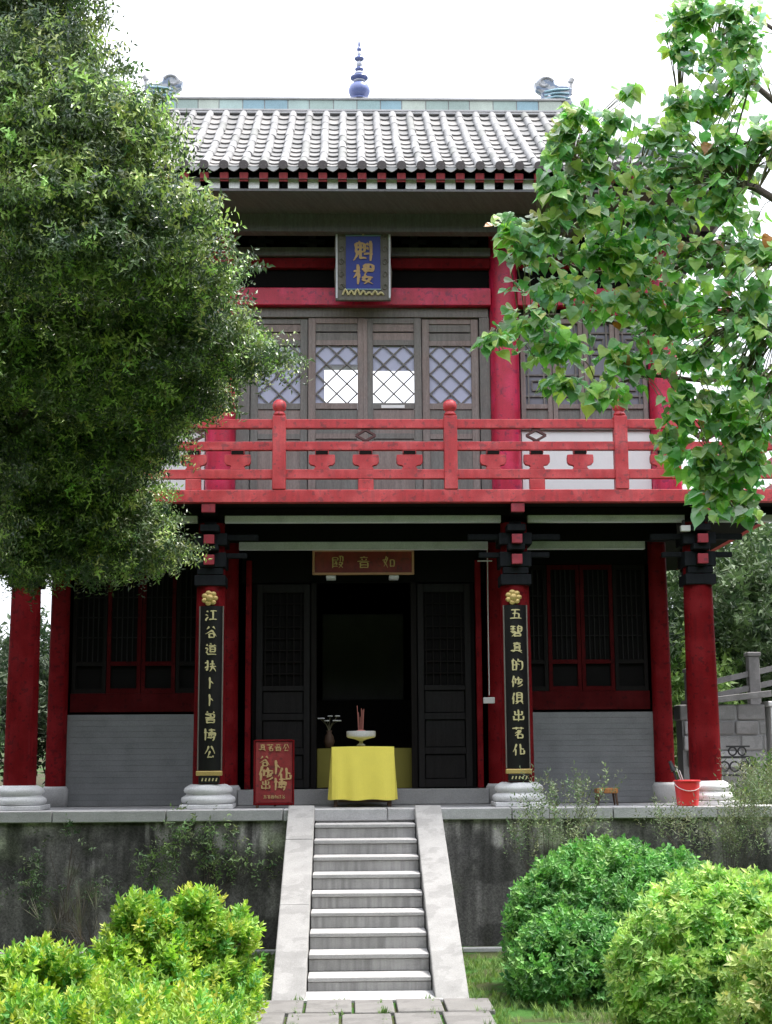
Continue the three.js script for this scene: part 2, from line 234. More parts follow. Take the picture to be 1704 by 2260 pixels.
// walls of the ground floor hall
for (const [a, b] of [[-3.62, -1.86], [1.87, 3.59]]) {
  const dw = new B().box(a, b, 0, 1.1, -1.62, -1.506).build('dado_wall', M.dado, temple);
  for (let i = 0; i < 16; i++) new B().box(a + 0.002, b - 0.002, 0.003 + i * 0.0686, 0.003 + i * 0.0686 + 0.0674, -1.55, -1.5 + rr(-0.001, 0.001), 0.002).build('brick_course', M.dadoC[i % 3], dw);
  const s = new B().box(a + 0.02, b - 0.02, 1.13, 1.36, -1.6, -1.53, 0.006).build('window_sill_rail', M.redShadeDim, temple);
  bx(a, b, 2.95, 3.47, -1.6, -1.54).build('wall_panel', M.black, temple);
  const n = 4, w = (b - a - 0.06) / n;
  for (let i = 0; i < n; i++) {
    const x0 = a + 0.03 + i * w, x1 = x0 + w, f = new B();
    f.box(x0 + 0.004, x0 + 0.05, 1.362, 2.94, -1.585, -1.535).box(x1 - 0.05, x1 - 0.004, 1.362, 2.94, -1.585, -1.535).box(x0 + 0.051, x1 - 0.051, 1.362, 1.42, -1.58, -1.538).box(x0 + 0.051, x1 - 0.051, 2.88, 2.94, -1.58, -1.538).box(x0 + 0.051, x1 - 0.051, 1.7, 1.75, -1.58, -1.538);
    const leaf = f.build('window_leaf', i === 1 || i === 2 ? M.redShadeDim : M.dark, temple);
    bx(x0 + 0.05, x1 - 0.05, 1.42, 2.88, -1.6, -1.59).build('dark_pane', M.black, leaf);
    const l = new B(); for (let k = 1; k < 5; k++) l.box(x0 + 0.05 + (w - 0.1) * k / 5 - 0.007, x0 + 0.05 + (w - 0.1) * k / 5 + 0.007, 1.751, 2.879, -1.575, -1.555);
    for (const y of [2.05, 2.3, 2.55]) l.box(x0 + 0.052, x1 - 0.052, y - 0.007, y + 0.007, -1.572, -1.558);
    l.build('lattice', M.darkLeaf, leaf);
  }
}
// raised sill, doors and red jambs of the middle bay
new B().box(-1.52, 1.53, 0, 0.183, -1.75, -1.38, 0.008).build('door_sill', M.floor, temple);
for (const q of [-1, 1]) {
  const o = 0.015;
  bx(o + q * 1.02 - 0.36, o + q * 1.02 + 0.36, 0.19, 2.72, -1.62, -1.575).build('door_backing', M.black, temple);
  const lf = new B(), x0 = o + q * 1.0 - 0.33, x1 = o + q * 1.0 + 0.33;
  lf.box(x0, x0 + 0.075, 0.2, 2.7, -1.57, -1.515, 0.004).box(x1 - 0.075, x1, 0.2, 2.7, -1.57, -1.515, 0.004);
  for (const [a, b] of [[0.2, 0.3], [0.6, 0.68], [1.02, 1.1], [1.38, 1.44], [2.6, 2.7]]) lf.box(x0 + 0.076, x1 - 0.076, a, b, -1.568, -1.518, 0.004);
  const leaf = lf.build('door_leaf', M.darkLeaf, temple);
  for (const [a, b] of [[0.31, 0.59], [0.69, 1.01], [1.11, 1.37]]) bx(x0 + 0.09, x1 - 0.09, a, b, -1.572, -1.54).build('door_panel', M.darkLeaf, leaf);
  const l = new B(); for (let k = 0; k < 6; k++) l.box(x0 + 0.1 + k * 0.088, x0 + 0.114 + k * 0.088, 1.441, 2.599, -1.56, -1.535); for (let k = 1; k < 8; k++) l.box(x0 + 0.077, x1 - 0.077, 1.44 + k * 0.145, 1.453 + k * 0.145, -1.557, -1.538);
  l.build('lattice', M.dark, leaf);
  new B().box(o + q * 1.43 - 0.035, o + q * 1.43 + 0.035, 0.19, 3.0, -1.58, -1.49, 0.005).build('door_jamb', M.redShade, temple);
  new B().box(o + q * 0.62 - 0.035, o + q * 0.62 + 0.035, 0.19, 2.72, -1.6, -1.5, 0.005).build('door_jamb', M.dark, temple);
}
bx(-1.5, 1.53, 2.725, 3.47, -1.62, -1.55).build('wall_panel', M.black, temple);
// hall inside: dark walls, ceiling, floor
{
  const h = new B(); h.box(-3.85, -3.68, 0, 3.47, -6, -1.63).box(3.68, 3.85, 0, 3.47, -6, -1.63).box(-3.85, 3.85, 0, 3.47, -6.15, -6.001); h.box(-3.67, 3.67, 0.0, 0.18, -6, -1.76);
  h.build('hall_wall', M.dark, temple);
  bx(-0.95, 0.95, 0.181, 1.35, -4.6, -3.9).build('inner_altar', M.dark, temple);
  new B().box(-0.55, 0.62, 1.36, 2.6, -4.5, -4.3, 0.02).build('altar_panel', mat([0.1, 0.1, 0.095], 0.6, T.grain), temple);
}
// beams under the balcony
{
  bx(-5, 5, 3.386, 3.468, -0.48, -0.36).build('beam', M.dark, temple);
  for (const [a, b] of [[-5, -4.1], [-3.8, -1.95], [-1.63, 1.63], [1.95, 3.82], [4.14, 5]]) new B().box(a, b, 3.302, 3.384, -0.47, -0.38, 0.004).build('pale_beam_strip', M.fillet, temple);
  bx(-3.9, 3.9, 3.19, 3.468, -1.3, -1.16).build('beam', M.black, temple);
  for (const [a, b] of [[-3.4, -1.86], [-1.52, 1.55], [1.85, 3.5]]) new B().box(a, b, 3.092, 3.188, -1.27, -1.18, 0.004).build('pale_beam_strip', M.fillet, temple);
  for (const x of CX) {                                                         // brackets: stacked arms with red ends
    const b = new B(); b.box(x - 0.15, x + 0.15, 2.68, 2.76, -0.68, -0.32, 0.01).box(x - 0.1, x + 0.1, 2.95, 3.02, -0.62, -0.2, 0.01).box(x - 0.11, x + 0.11, 3.17, 3.25, -0.66, -0.18, 0.01).box(x - 0.07, x + 0.07, 3.25, 3.3, -0.9, -0.3, 0.005);
    b.box(x - 0.42, x + 0.42, 2.89, 2.95, -0.53, -0.45, 0.01).box(x - 0.55, x + 0.55, 3.1, 3.17, -0.53, -0.45, 0.01);
    b.box(x - 0.185, x + 0.185, 2.765, 2.94, -0.7, -0.31, 0.01).box(x - 0.195, x + 0.195, 3.025, 3.165, -0.72, -0.3, 0.01).box(x - 0.18, x + 0.18, 2.55, 2.675, -0.69, -0.315, 0.01);
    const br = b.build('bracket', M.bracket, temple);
    for (const [y0, y1, z1, w] of [[3.365, 3.465, 0.0, 0.075], [3.02, 3.12, -0.13, 0.058], [2.78, 2.89, -0.17, 0.058]]) { new B().box(x - w, x + w, y0, y1, -1.1, z1 - 0.05).build('bracket_arm', M.dark, br); new B().box(x - w - 0.003, x + w + 0.003, y0 - 0.003, y1 + 0.003, z1 - 0.05, z1, 0.006).build('arm_end', M.armEnd, br); }
  }
}
// balcony
{
  const deck = new B().box(-5.1, 5.1, 3.476, 3.61, -6.4, -0.09).build('balcony', M.dark, temple);
  const Z0 = -0.085, Z1 = 0.005, rail = (y0, y1, z0, z1) => { new B().box(-5.12, 5.12, y0, y1, z0, z1, 0.008).build('rail', M.red, deck); for (const q of [-1, 1]) new B().box(q * 5.1 - 0.045, q * 5.1 + 0.045, y0, y1, -6.3, z0 - 0.01, 0.008).build('rail', M.red, deck); };
  rail(3.474, 3.622, -0.088, 0.02); rail(3.755, 3.866, -0.075, -0.005); rail(4.093, 4.196, -0.075, -0.005); rail(4.353, 4.462, -0.08, 0.0);
  for (let i = -2; i <= 2; i++) {
    const x = 0.03 + i * 1.997 + 0.9985 - 0.01; if (x > 5.2) continue;
    new B().box(x - 0.078, x + 0.078, 3.624, 4.5, -0.11, 0.03, 0.012).lathe([[0.001, 4.5], [0.055, 4.5], [0.075, 4.52], [0.06, 4.545], [0.05, 4.56], [0.075, 4.585], [0.082, 4.63], [0.07, 4.675], [0.035, 4.7], [0.001, 4.705]], x, 0, -0.04, 20).build('post', M.red, deck);
  }
  const pot = [[-0.075, 4.091], [-0.075, 4.06], [-0.06, 4.04], [-0.145, 4.035], [-0.15, 4.0], [-0.148, 3.95], [-0.13, 3.925], [-0.085, 3.915], [-0.07, 3.895], [-0.09, 3.868]];
  const full = [...pot, ...pot.slice().reverse().map(([a, b]) => [-a, b])];
  for (let i = -2; i <= 2; i++) {
    const xc = 0.028 + i * 1.997;
    for (const dx of [-0.51, 0, 0.51]) { if (Math.abs(xc + dx) > 5) continue; const v = new B().extrude(full, 0.06, xc + dx, 0, -0.07, 0.004).build('rail_vase', M.red, deck); bx(xc + dx - 0.07, xc + dx + 0.07, 4.045, 4.088, -0.06, 0.0).build('vase_neck_shade', M.dark, v); }  // dark box over each neck stands for the shadow below the rail
    new B().box(xc - 0.09, xc + 0.09, 3.624, 3.753, -0.075, -0.003, 0.008).build('rail_block', M.red, deck);
    const d = new B(), p = [[-0.115, 4.273], [0, 4.338], [0.115, 4.273], [0, 4.21]];
    for (let k = 0; k < 4; k++) { const [a, b] = p[k], [c, e] = p[(k + 1) % 4]; d.bar(V(xc + a, b, -0.04 + k * 0.0006), V(xc + c, e, -0.04 + k * 0.0006), 0.024, 0.05); }
    d.box(xc - 0.05, xc + 0.05, 4.33, 4.351, -0.06, -0.02).box(xc - 0.04, xc + 0.04, 4.197, 4.216, -0.06, -0.02);
    d.build('rail_diamond', M.diamond, deck);
  }
}
// upper storey: columns, walls, doors
for (const x of UX) new B().cyl(x, 3.61, 7.42, -1.5, 0.192, 0.18, 28).build('column', M.redUp, temple);
{
  for (const [a, b] of [[UX[0] + 0.2, UX[1] - 0.2], [UX[2] + 0.2, UX[3] - 0.2]]) {
    new B().box(a, b, 3.61, 4.66, -1.62, -1.5).build('dado_wall', M.plaster, temple);
    new B().box(a, b, 4.661, 4.71, -1.64, -1.46, 0.005).build('window_sill', M.greyWood2, temple);
    const n = 4, w = (b - a) / n;
    for (let i = 0; i < n; i++) {
      const x0 = a + i * w + 0.004, x1 = x0 + w - 0.008, f = new B();
      f.box(x0, x0 + 0.06, 4.712, 6.14, -1.56, -1.5, 0.004).box(x1 - 0.06, x1, 4.712, 6.14, -1.56, -1.5, 0.004); for (const [c, d] of [[4.712, 4.76], [4.95, 5.01], [6.08, 6.14]]) f.box(x0 + 0.061, x1 - 0.061, c, d, -1.555, -1.503, 0.004);
      const lf = f.build('window_leaf', M.greyWood, temple);
      bx(x0 + 0.05, x1 - 0.05, 4.76, 4.95, -1.56, -1.53).build('window_panel', M.greyWood2, lf);
      bx(x0 + 0.05, x1 - 0.05, 5.01, 6.08, -1.565, -1.55).build('window_pane', M.duskPane, lf);
      const l = new B(), xm = (x0 + x1) / 2; for (const y of [5.12, 5.4, 5.68, 5.96]) l.box(x0 + 0.06, x1 - 0.06, y - 0.01, y + 0.01, -1.545, -1.525); for (const x of [xm - 0.1, xm + 0.1]) l.box(x - 0.01, x + 0.01, 5.011, 6.079, -1.543, -1.523);
      for (const y of [5.26, 5.82]) { l.box(xm - 0.06, xm + 0.06, y - 0.07, y - 0.055, -1.54, -1.522).box(xm - 0.06, xm + 0.06, y + 0.055, y + 0.07, -1.54, -1.522).box(xm - 0.062, xm - 0.047, y - 0.05, y + 0.05, -1.54, -1.522).box(xm + 0.047, xm + 0.062, y - 0.05, y + 0.05, -1.54, -1.522); }
      l.build('lattice', M.greyWood2, lf);
    }
  }
  // four door leaves with diamond lattice
  const X = [-1.425, -0.687, 0.048, 0.774, 1.512];
  new B().box(-1.6, 1.64, 6.16, 6.285, -1.62, -1.5, 0.005).build('door_head', M.greyWood2, temple);
  for (const [a, b] of [[-1.6, -1.43], [1.52, 1.65]]) new B().box(a, b, 3.61, 6.158, -1.62, -1.5, 0.005).build('door_jamb', M.greyWood2, temple);
  const Y0 = 5.03, Y1 = 5.79;
  for (let i = 0; i < 4; i++) {
    const x0 = X[i] + 0.004, x1 = X[i + 1] - 0.004, a = x0 + 0.095, b = x1 - 0.095, z1 = i === 1 || i === 2 ? -1.515 : -1.54, f = new B();
    f.box(x0, a, 3.62, 6.15, z1 - 0.05, z1, 0.006).box(b, x1, 3.62, 6.15, z1 - 0.05, z1, 0.006);
    for (const [c, d] of [[3.62, 3.74], [4.56, 4.63], [4.74, 4.8], [4.95, 5.03], [5.79, 5.86], [6.08, 6.15]]) f.box(a + 0.001, b - 0.001, c, d, z1 - 0.048, z1 - 0.002, 0.005);
    const leaf = f.build('door_leaf', i % 2 ? M.greyWood : M.greyWood2, temple);
    for (const [c, d] of [[3.745, 4.555], [4.635, 4.735], [4.805, 4.945], [5.865, 5.96], [5.98, 6.075]]) bx(a - 0.01, b + 0.01, c, d, z1 - 0.04, z1 - 0.018).build('door_panel', i % 2 ? M.greyWood2 : M.greyWood, leaf);
    const l = new B(), W = b - a, H = Y1 - Y0, s = W / 2.05;                    // diagonal bars clipped to the opening
    for (const q of [1, -1]) for (let k = -3; k < 8; k++) {
      const c = k * s + s * 0.5; let p = [];                                    // line: (x - a) + q' * (y - Y0) = c
      const pts = [[c, 0], [c - H, H], [0, c], [W, c - W]].filter(([x, y]) => x >= -1e-6 && x <= W + 1e-6 && y >= -1e-6 && y <= H + 1e-6);
      if (pts.length < 2) continue; p = [pts[0], pts[pts.length - 1]]; if (Math.hypot(p[0][0] - p[1][0], p[0][1] - p[1][1]) < 0.04) continue;
      const m = (x) => (q > 0 ? a + x : b - x);
      l.bar(V(m(p[0][0]), Y0 + p[0][1], z1 - 0.024 + q * 0.003), V(m(p[1][0]), Y0 + p[1][1], z1 - 0.024 + q * 0.003), 0.017, 0.016);
    }
    l.build('lattice', M.greyWood2, leaf);
    const pane = (u0, u1, v0, v1, m, n) => bx(u0, u1, v0, v1, z1 - 0.046, z1 - 0.042).build(n, m, leaf);
    if (i === 0 || i === 3) pane(a - 0.005, b + 0.005, Y0 - 0.005, Y1 + 0.005, M.lavender, 'window_pane');
    else {
      const ys = i === 1 ? 5.545 : 5.46, xs = i === 1 ? -0.477 : a - 0.005;
      pane(a - 0.005, b + 0.005, ys, Y1 + 0.005, M.lavender, 'window_pane'); if (i === 1) pane(a - 0.005, xs, Y0 - 0.005, ys - 0.001, M.lavender, 'window_pane');
      pane(xs + 0.001, b + 0.005, Y0 - 0.005, ys - 0.001, M.glass, 'clear_pane');
    }
    if (i === 2) bx(0.25, 0.55, 4.96, 5.0, z1 - 0.001, z1 + 0.004).build('paper_label', M.paper, leaf);
  }
  new B().box(0.02, 0.075, 3.63, 6.14, -1.56, -1.505, 0.006).build('meeting_stile', M.greyWood, temple);
  // beams over the doors
  for (const [a, b] of [[UX[0], UX[1]], [UX[1], UX[2]], [UX[2], UX[3]]]) {
    new B().box(a + 0.17, b - 0.17, 6.29, 6.525, -1.58, -1.4, 0.012).build('beam', M.redUp, temple);
    bx(a + 0.17, b - 0.17, 6.526, 6.79, -1.57, -1.5).build('wall_panel', M.black, temple);
    new B().box(a + 0.17, b - 0.17, 6.792, 6.93, -1.56, -1.42, 0.008).build('beam', M.redShade, temple);
    new B().box(a + 0.17, b - 0.17, 6.945, 7.06, -1.55, -1.38, 0.006).build('beam', M.soffit, temple);
    bx(a + 0.17, b - 0.17, 7.061, 7.42, -1.57, -1.5).build('wall_panel', M.black, temple);
    const nb = b - a > 3 ? 5 : 3; for (let i = 0; i < nb; i++) { const x = a + 0.17 + (b - a - 0.34) * (i + 0.5) / nb; new B().box(x - 0.06, x + 0.06, 7.062, 7.12, -1.5, -1.36, 0.006).box(x - 0.16, x + 0.16, 7.121, 7.17, -1.46, -1.38, 0.006).box(x - 0.045, x + 0.045, 7.171, 7.23, -1.5, -1.2, 0.006).box(x - 0.22, x + 0.22, 7.231, 7.28, -1.46, -1.38, 0.006).box(x - 0.045, x + 0.045, 7.281, 7.33, -1.5, -1.12, 0.006).build('eave_bracket', M.bracket, temple); }
  }
  for (const [x, w] of [[-3.86, 1], [3.88, 1]]) bx(x - 1.2 * w, x + 1.2 * w, 6.2, 6.28, -1.57, -1.51).build('side_beam', M.redUp, temple);
  // room upstairs, with the open window in its back wall
  const r = new B(); r.box(-4.02, -3.9, 3.61, 7.42, -5.2, -1.63).box(3.92, 4.04, 3.61, 7.42, -5.2, -1.63).box(-3.9, -0.6, 3.61, 7.42, -5.2, -5.0).box(0.86, 3.92, 3.61, 7.42, -5.2, -5.0).box(-0.6, 0.86, 3.61, 5.3, -5.2, -5.0).box(-0.6, 0.86, 6.455, 7.42, -5.2, -5.0);
  r.build('upper_room_wall', mat([0.55, 0.55, 0.6], 0.9, T.grain), temple);
  bx(-4.04, 4.04, 7.425, 7.46, -5.2, -0.98).build('ceiling', M.dark, temple);
}
// ---------------------------------------------------------------- roof
{
  const RZ = -3.2, EZ = -0.1, RY = 9.72, EY = 7.6, HX = 2.92, HT = 0.45, EX = 4.75;
  const P = (t) => V(0, EY + (RY - EY) * (0.86 * t + 0.14 * t * t), EZ + (RZ - EZ) * t), slope = (t) => { const a = P(t - 0.01), b = P(t + 0.01); return Math.atan2(b.y - a.y, a.z - b.z); };
  const tMax = (x) => Math.abs(x) <= HX ? 1 : HT * (1 - (Math.abs(x) - HX) / (EX - HX));
  // deck below the tiles
  const strip = (xa, xb, n) => { const pos = [], top = []; for (let i = 0; i <= n; i++) top.push(P(i / n)); for (const dy of [-0.03, -0.14]) for (let i = 0; i < n; i++) { const a = top[i], b = top[i + 1]; pos.push(xa, a.y + dy, a.z, xb, a.y + dy, a.z, xb, b.y + dy, b.z, xa, a.y + dy, a.z, xb, b.y + dy, b.z, xa, b.y + dy, b.z); } const g = new THREE.BufferGeometry(); g.setAttribute('position', new THREE.Float32BufferAttribute(pos, 3)); g.computeVertexNormals(); g.setAttribute('uv', new THREE.Float32BufferAttribute(new Float32Array(pos.length / 3 * 2), 2)); return g; };
  const tri = (q) => { const pos = [], a = P(HT), n = 6; for (const dy of [-0.03, -0.14]) { for (let i = 0; i < n; i++) { const t0 = HT * i / n, t1 = HT * (i + 1) / n, p0 = P(t0), p1 = P(t1), e0 = EX - (EX - HX) * t0 / HT, e1 = EX - (EX - HX) * t1 / HT; pos.push(q * HX, p0.y + dy, p0.z, q * e0, p0.y + dy, p0.z, q * e1, p1.y + dy, p1.z, q * HX, p0.y + dy, p0.z, q * e1, p1.y + dy, p1.z, q * HX, p1.y + dy, p1.z); const m0 = 2 * RZ - p0.z, m1 = 2 * RZ - p1.z; pos.push(q * e0, p0.y + dy, p0.z, q * e1, p1.y + dy, p1.z, q * e0, p0.y + dy, m0, q * e1, p1.y + dy, p1.z, q * e1, p1.y + dy, m1, q * e0, p0.y + dy, m0); } } const g = new THREE.BufferGeometry(); g.setAttribute('position', new THREE.Float32BufferAttribute(pos, 3)); g.computeVertexNormals(); g.setAttribute('uv', new THREE.Float32BufferAttribute(new Float32Array(pos.length / 3 * 2), 2)); return g; };
  const back = (g) => { const h = g.clone(); h.scale(1, 1, -1).translate(0, 0, 2 * RZ); return h; };
  const s = strip(-HX, HX, 10), d = new B().add(s).add(back(s)); for (const q of [-1, 1]) { const t = tri(q); d.add(t); d.add(back(t)); }
  const roof = d.build('roof', M.deck, temple);
  for (const q of [-1, 1]) { const a = P(HT), g = new THREE.ExtrudeGeometry(new THREE.Shape([new THREE.Vector2(a.z, a.y - 0.1), new THREE.Vector2(RZ, RY - 0.1), new THREE.Vector2(2 * RZ - a.z, a.y - 0.1)]), { depth: 0.08, bevelEnabled: false }).rotateY(-Math.PI / 2); new B().add(g.translate(q * HX, 0, 0)).build('gable', M.coping, roof); }
  // tiles
  const N = 9, L = P(0).distanceTo(P(1)) / N + 0.02;
  const cyl = new THREE.CylinderGeometry(0.055, 0.0525, L, 8, 1, true, Math.PI / 2 - 0.35, Math.PI + 0.7).rotateX(Math.PI / 2); // half barrel along z, open side down
  const coverG = metreUV(flat(mergeGeometries([cyl, new THREE.CircleGeometry(0.054, 10).translate(0, 0, L / 2 - 0.001)].map(flat)).rotateZ(0)));
  const pn = 12, pl = P(0).distanceTo(P(1)) / pn + 0.035;
  const panG = (() => { const g = new THREE.BoxGeometry(0.2, 0.014, pl, 6, 1, 1), p = g.attributes.position; for (let i = 0; i < p.count; i++) p.setY(i, p.getY(i) + 2.6 * p.getX(i) ** 2 + 0.022 * (p.getZ(i) / pl + 0.5)); g.computeVertexNormals(); return metreUV(flat(g)); })();
  const endG = metreUV(flat(new THREE.CylinderGeometry(0.057, 0.057, 0.02, 16).rotateX(Math.PI / 2)));
  const dripG = (() => { const sh = new THREE.Shape(); sh.moveTo(-0.095, 0.03); sh.quadraticCurveTo(0, -0.02, 0.095, 0.03); sh.quadraticCurveTo(0.075, -0.045, 0, -0.072); sh.quadraticCurveTo(-0.075, -0.045, -0.095, 0.03); return metreUV(flat(new THREE.ExtrudeGeometry(sh, { depth: 0.014, bevelEnabled: false, curveSegments: 6 }))); })();
  const SP = 0.238, loose = new B();
  const coverM = [M.cover, mat([0.28, 0.28, 0.28], 0.8, T.tile), mat([0.36, 0.36, 0.36], 0.8, T.tile), mat([0.24, 0.245, 0.235], 0.85, T.tile)];
  for (let k = -19; k <= 19; k++) {
    const x = 0.0 + k * SP, m = tMax(x);
    for (let i = 0; i < N; i++) { const t = (i + 0.5) / N; if (t > m - 0.02) break; const p = P(t); piece('cover_tile', coverG, coverM[Math.floor(rr(0, 3.4)) % 4], roof, x + rr(-0.007, 0.007), p.y + 0.035 + rr(-0.003, 0.003), p.z, slope(t) + rr(-0.008, 0.008), rr(-0.02, 0.02)); }
    const e = P(0); piece('tile_end', endG, M.tileEnd, roof, x, e.y + 0.015, e.z + 0.055, 0);
    const xp = x + SP / 2, mp = tMax(xp); if (k === 19) continue;
    for (let i = 0; i < pn; i++) {
      const t = (i + 0.42) / pn; if (t > mp - 0.01) break; const p = P(t), a = slope(t);
      if (Math.abs(k + 0.5) < 12 && xp > -2.7) piece('pan_tile', panG, M.pan[Math.floor(rr(0, 2.99))], roof, xp, p.y - 0.012 + rr(-0.003, 0.003), p.z, a);
      else { const g = panG.clone(); g.rotateX(a).translate(xp, p.y - 0.012, p.z); loose.add(g); }
    }
    piece('drip_tile', dripG, coverM[2], roof, xp, e.y - 0.005, e.z + 0.04, -0.15);
  }
  loose.build('pan_tiles', M.pan[0], roof, null, 'stuff');
  // rafters with red ends, and the pale board between them
  const rafterM = new THREE.MeshPhysicalMaterial({ vertexColors: true, roughness: 0.6, map: T.wood });
  const rg = (() => { const g = flat(mergeGeometries([new THREE.BoxGeometry(0.1, 0.1, 1.5).translate(0, 0, -0.83), new THREE.BoxGeometry(0.104, 0.104, 0.08)].map(flat))), n = g.attributes.position.count, c = new Float32Array(n * 3); for (let i = 0; i < n; i++) c.set(i < n / 2 ? [0.03, 0.027, 0.026] : [0.5, 0.06, 0.08], i * 3); metreUV(g); g.setAttribute('color', new THREE.BufferAttribute(c, 3)); return g; })();
  for (let k = -19; k <= 19; k++) piece('rafter', rg, rafterM, roof, k * SP, EY - 0.1, EZ - 0.05, 0.3);
  for (let k = -19; k < 19; k++) bx(k * SP + 0.054, (k + 1) * SP - 0.054, 7.365, 7.5, -0.2, -0.17).build('fascia_board', M.fascia, roof);
  bx(-4.6, 4.6, 7.335, 7.362, -1.5, -0.175).build('soffit', M.soffit, roof);
  bx(-4.3, 4.3, 7.1, 7.333, -1.08, -0.92).build('eave_beam', M.soffit, roof);
  for (const q of [-1, 1]) { const a = P(HT), b = P(0), c = new B(); for (let i = 0; i < 8; i++) { const t0 = HT * (1 - i / 8), t1 = HT * (1 - (i + 1) / 8), x = (t) => q * (EX - (EX - HX) * t / HT); c.bar(V(x(t0), P(t0).y + 0.08, P(t0).z), V(x(t1), P(t1).y + 0.08, P(t1).z), 0.16, 0.14); } c.build('hip_ridge', M.glaze[4], roof); }
  // ridge of glazed tiles
  bx(-2.98, 2.98, 9.66, 9.9, -3.29, -3.11).build('ridge_core', M.mortar, roof);
  new B().box(-3.0, 3.0, 9.715, 9.745, -3.33, -3.07, 0.006).box(-3.0, 3.0, 9.675, 9.7, -3.34, -3.06, 0.006).build('ridge_moulding', M.coping, roof);
  new B().box(-2.98, 2.98, 9.9, 9.932, -3.32, -3.08, 0.008).build('ridge_cap', M.coping, roof);
  let x = -2.95; while (x < 2.9) { const w = Math.min(rr(0.29, 0.36), 2.95 - x); new B().box(x + 0.006, x + w - 0.006, 9.75, 9.896, -3.31, -3.105, 0.006).build('ridge_tile', M.glaze[Math.floor(rr(0, 4.99))], roof); x += w; }
  // porcelain finials
  const f = new B().lathe([[0.001, 9.93], [0.13, 9.93], [0.12, 9.96], [0.09, 9.975], [0.13, 10.0], [0.155, 10.06], [0.158, 10.1], [0.14, 10.16], [0.09, 10.2], [0.06, 10.215], [0.001, 10.215]], 0, 0, -3.2).build('ridge_finial', M.blueGlaze, temple);
  const bead = (r, y, h, m) => new B().lathe([[0.001, y - h], [r * 0.6, y - h * 0.9], [r, y - h * 0.25], [r, y + h * 0.25], [r * 0.6, y + h * 0.9], [0.001, y + h]], 0, 0, -3.2, 20).build('finial_bead', m, f);
  bead(0.085, 10.235, 0.03, M.paleGlaze); bead(0.128, 10.285, 0.04, M.blueGlaze); bead(0.07, 10.35, 0.04, M.paleGlaze); bead(0.062, 10.42, 0.035, M.blueGlaze); bead(0.045, 10.5, 0.05, M.paleGlaze); bead(0.07, 10.585, 0.035, M.blueGlaze); bead(0.03, 10.66, 0.05, M.paleGlaze); bead(0.034, 10.73, 0.04, M.blueGlaze); bead(0.016, 10.81, 0.05, M.blueGlaze);
  for (const q of [-1, 1]) {                                                     // dragon-fish on the ridge ends, tails curled inwards
    const X = (x) => q * (2.84 + (x - 2.84) * 0.9), SY = (y) => 9.66 + (y - 9.66) * 0.88, body = [[2.5, 9.9], [2.62, 9.98], [2.68, 10.04], [2.64, 10.12], [2.56, 10.18], [2.54, 10.26], [2.6, 10.33], [2.7, 10.36], [2.79, 10.33], [2.82, 10.24], [2.9, 10.2], [3.02, 10.2], [3.08, 10.16], [3.06, 10.04], [3.1, 9.92], [3.08, 9.66], [2.6, 9.66]].map(([a, b]) => [X(a), SY(b)]);
    if (q < 0) body.reverse();
    const o = new B().extrude(body, 0.12, 0, 0, -3.26, 0.025).build('ridge_dragon', M.china, temple);
    new B().tube(Array.from({ length: 14 }, (_, i) => { const t = i / 13 * 5.2, r = 0.125 - 0.018 * t; return V(X(2.68) + q * r * Math.cos(t + 0.4), SY(10.25) + r * 0.85 * Math.sin(t + 0.4), -3.12); }), 0.026, 40, 8).build('curled_tail', M.greyGlaze, o);
    const sc = new B(); for (let i = 0; i < 3; i++) sc.tube([V(X(2.66), SY(10.1 - i * 0.065), -3.12), V(X(2.85), SY(10.13 - i * 0.06), -3.1), V(X(3.06), SY(10.15 - i * 0.08), -3.12)], 0.018, 12, 6); sc.build('scale_ridge', M.glaze[2], o);
    new B().cone(V(X(3.09), SY(10.1), -3.2), V(X(3.12), SY(10.34), -3.2), 0.035, 0.02).cone(V(X(3.1), SY(10.31), -3.2), V(X(3.13), SY(10.38), -3.2), 0.04, 0.04).build('horn', M.coping, o);
    new B().add(new THREE.SphereGeometry(0.03, 12, 8).translate(X(2.74), 9.98, -3.12)).build('eye', M.paleGlaze, o);
  }
}

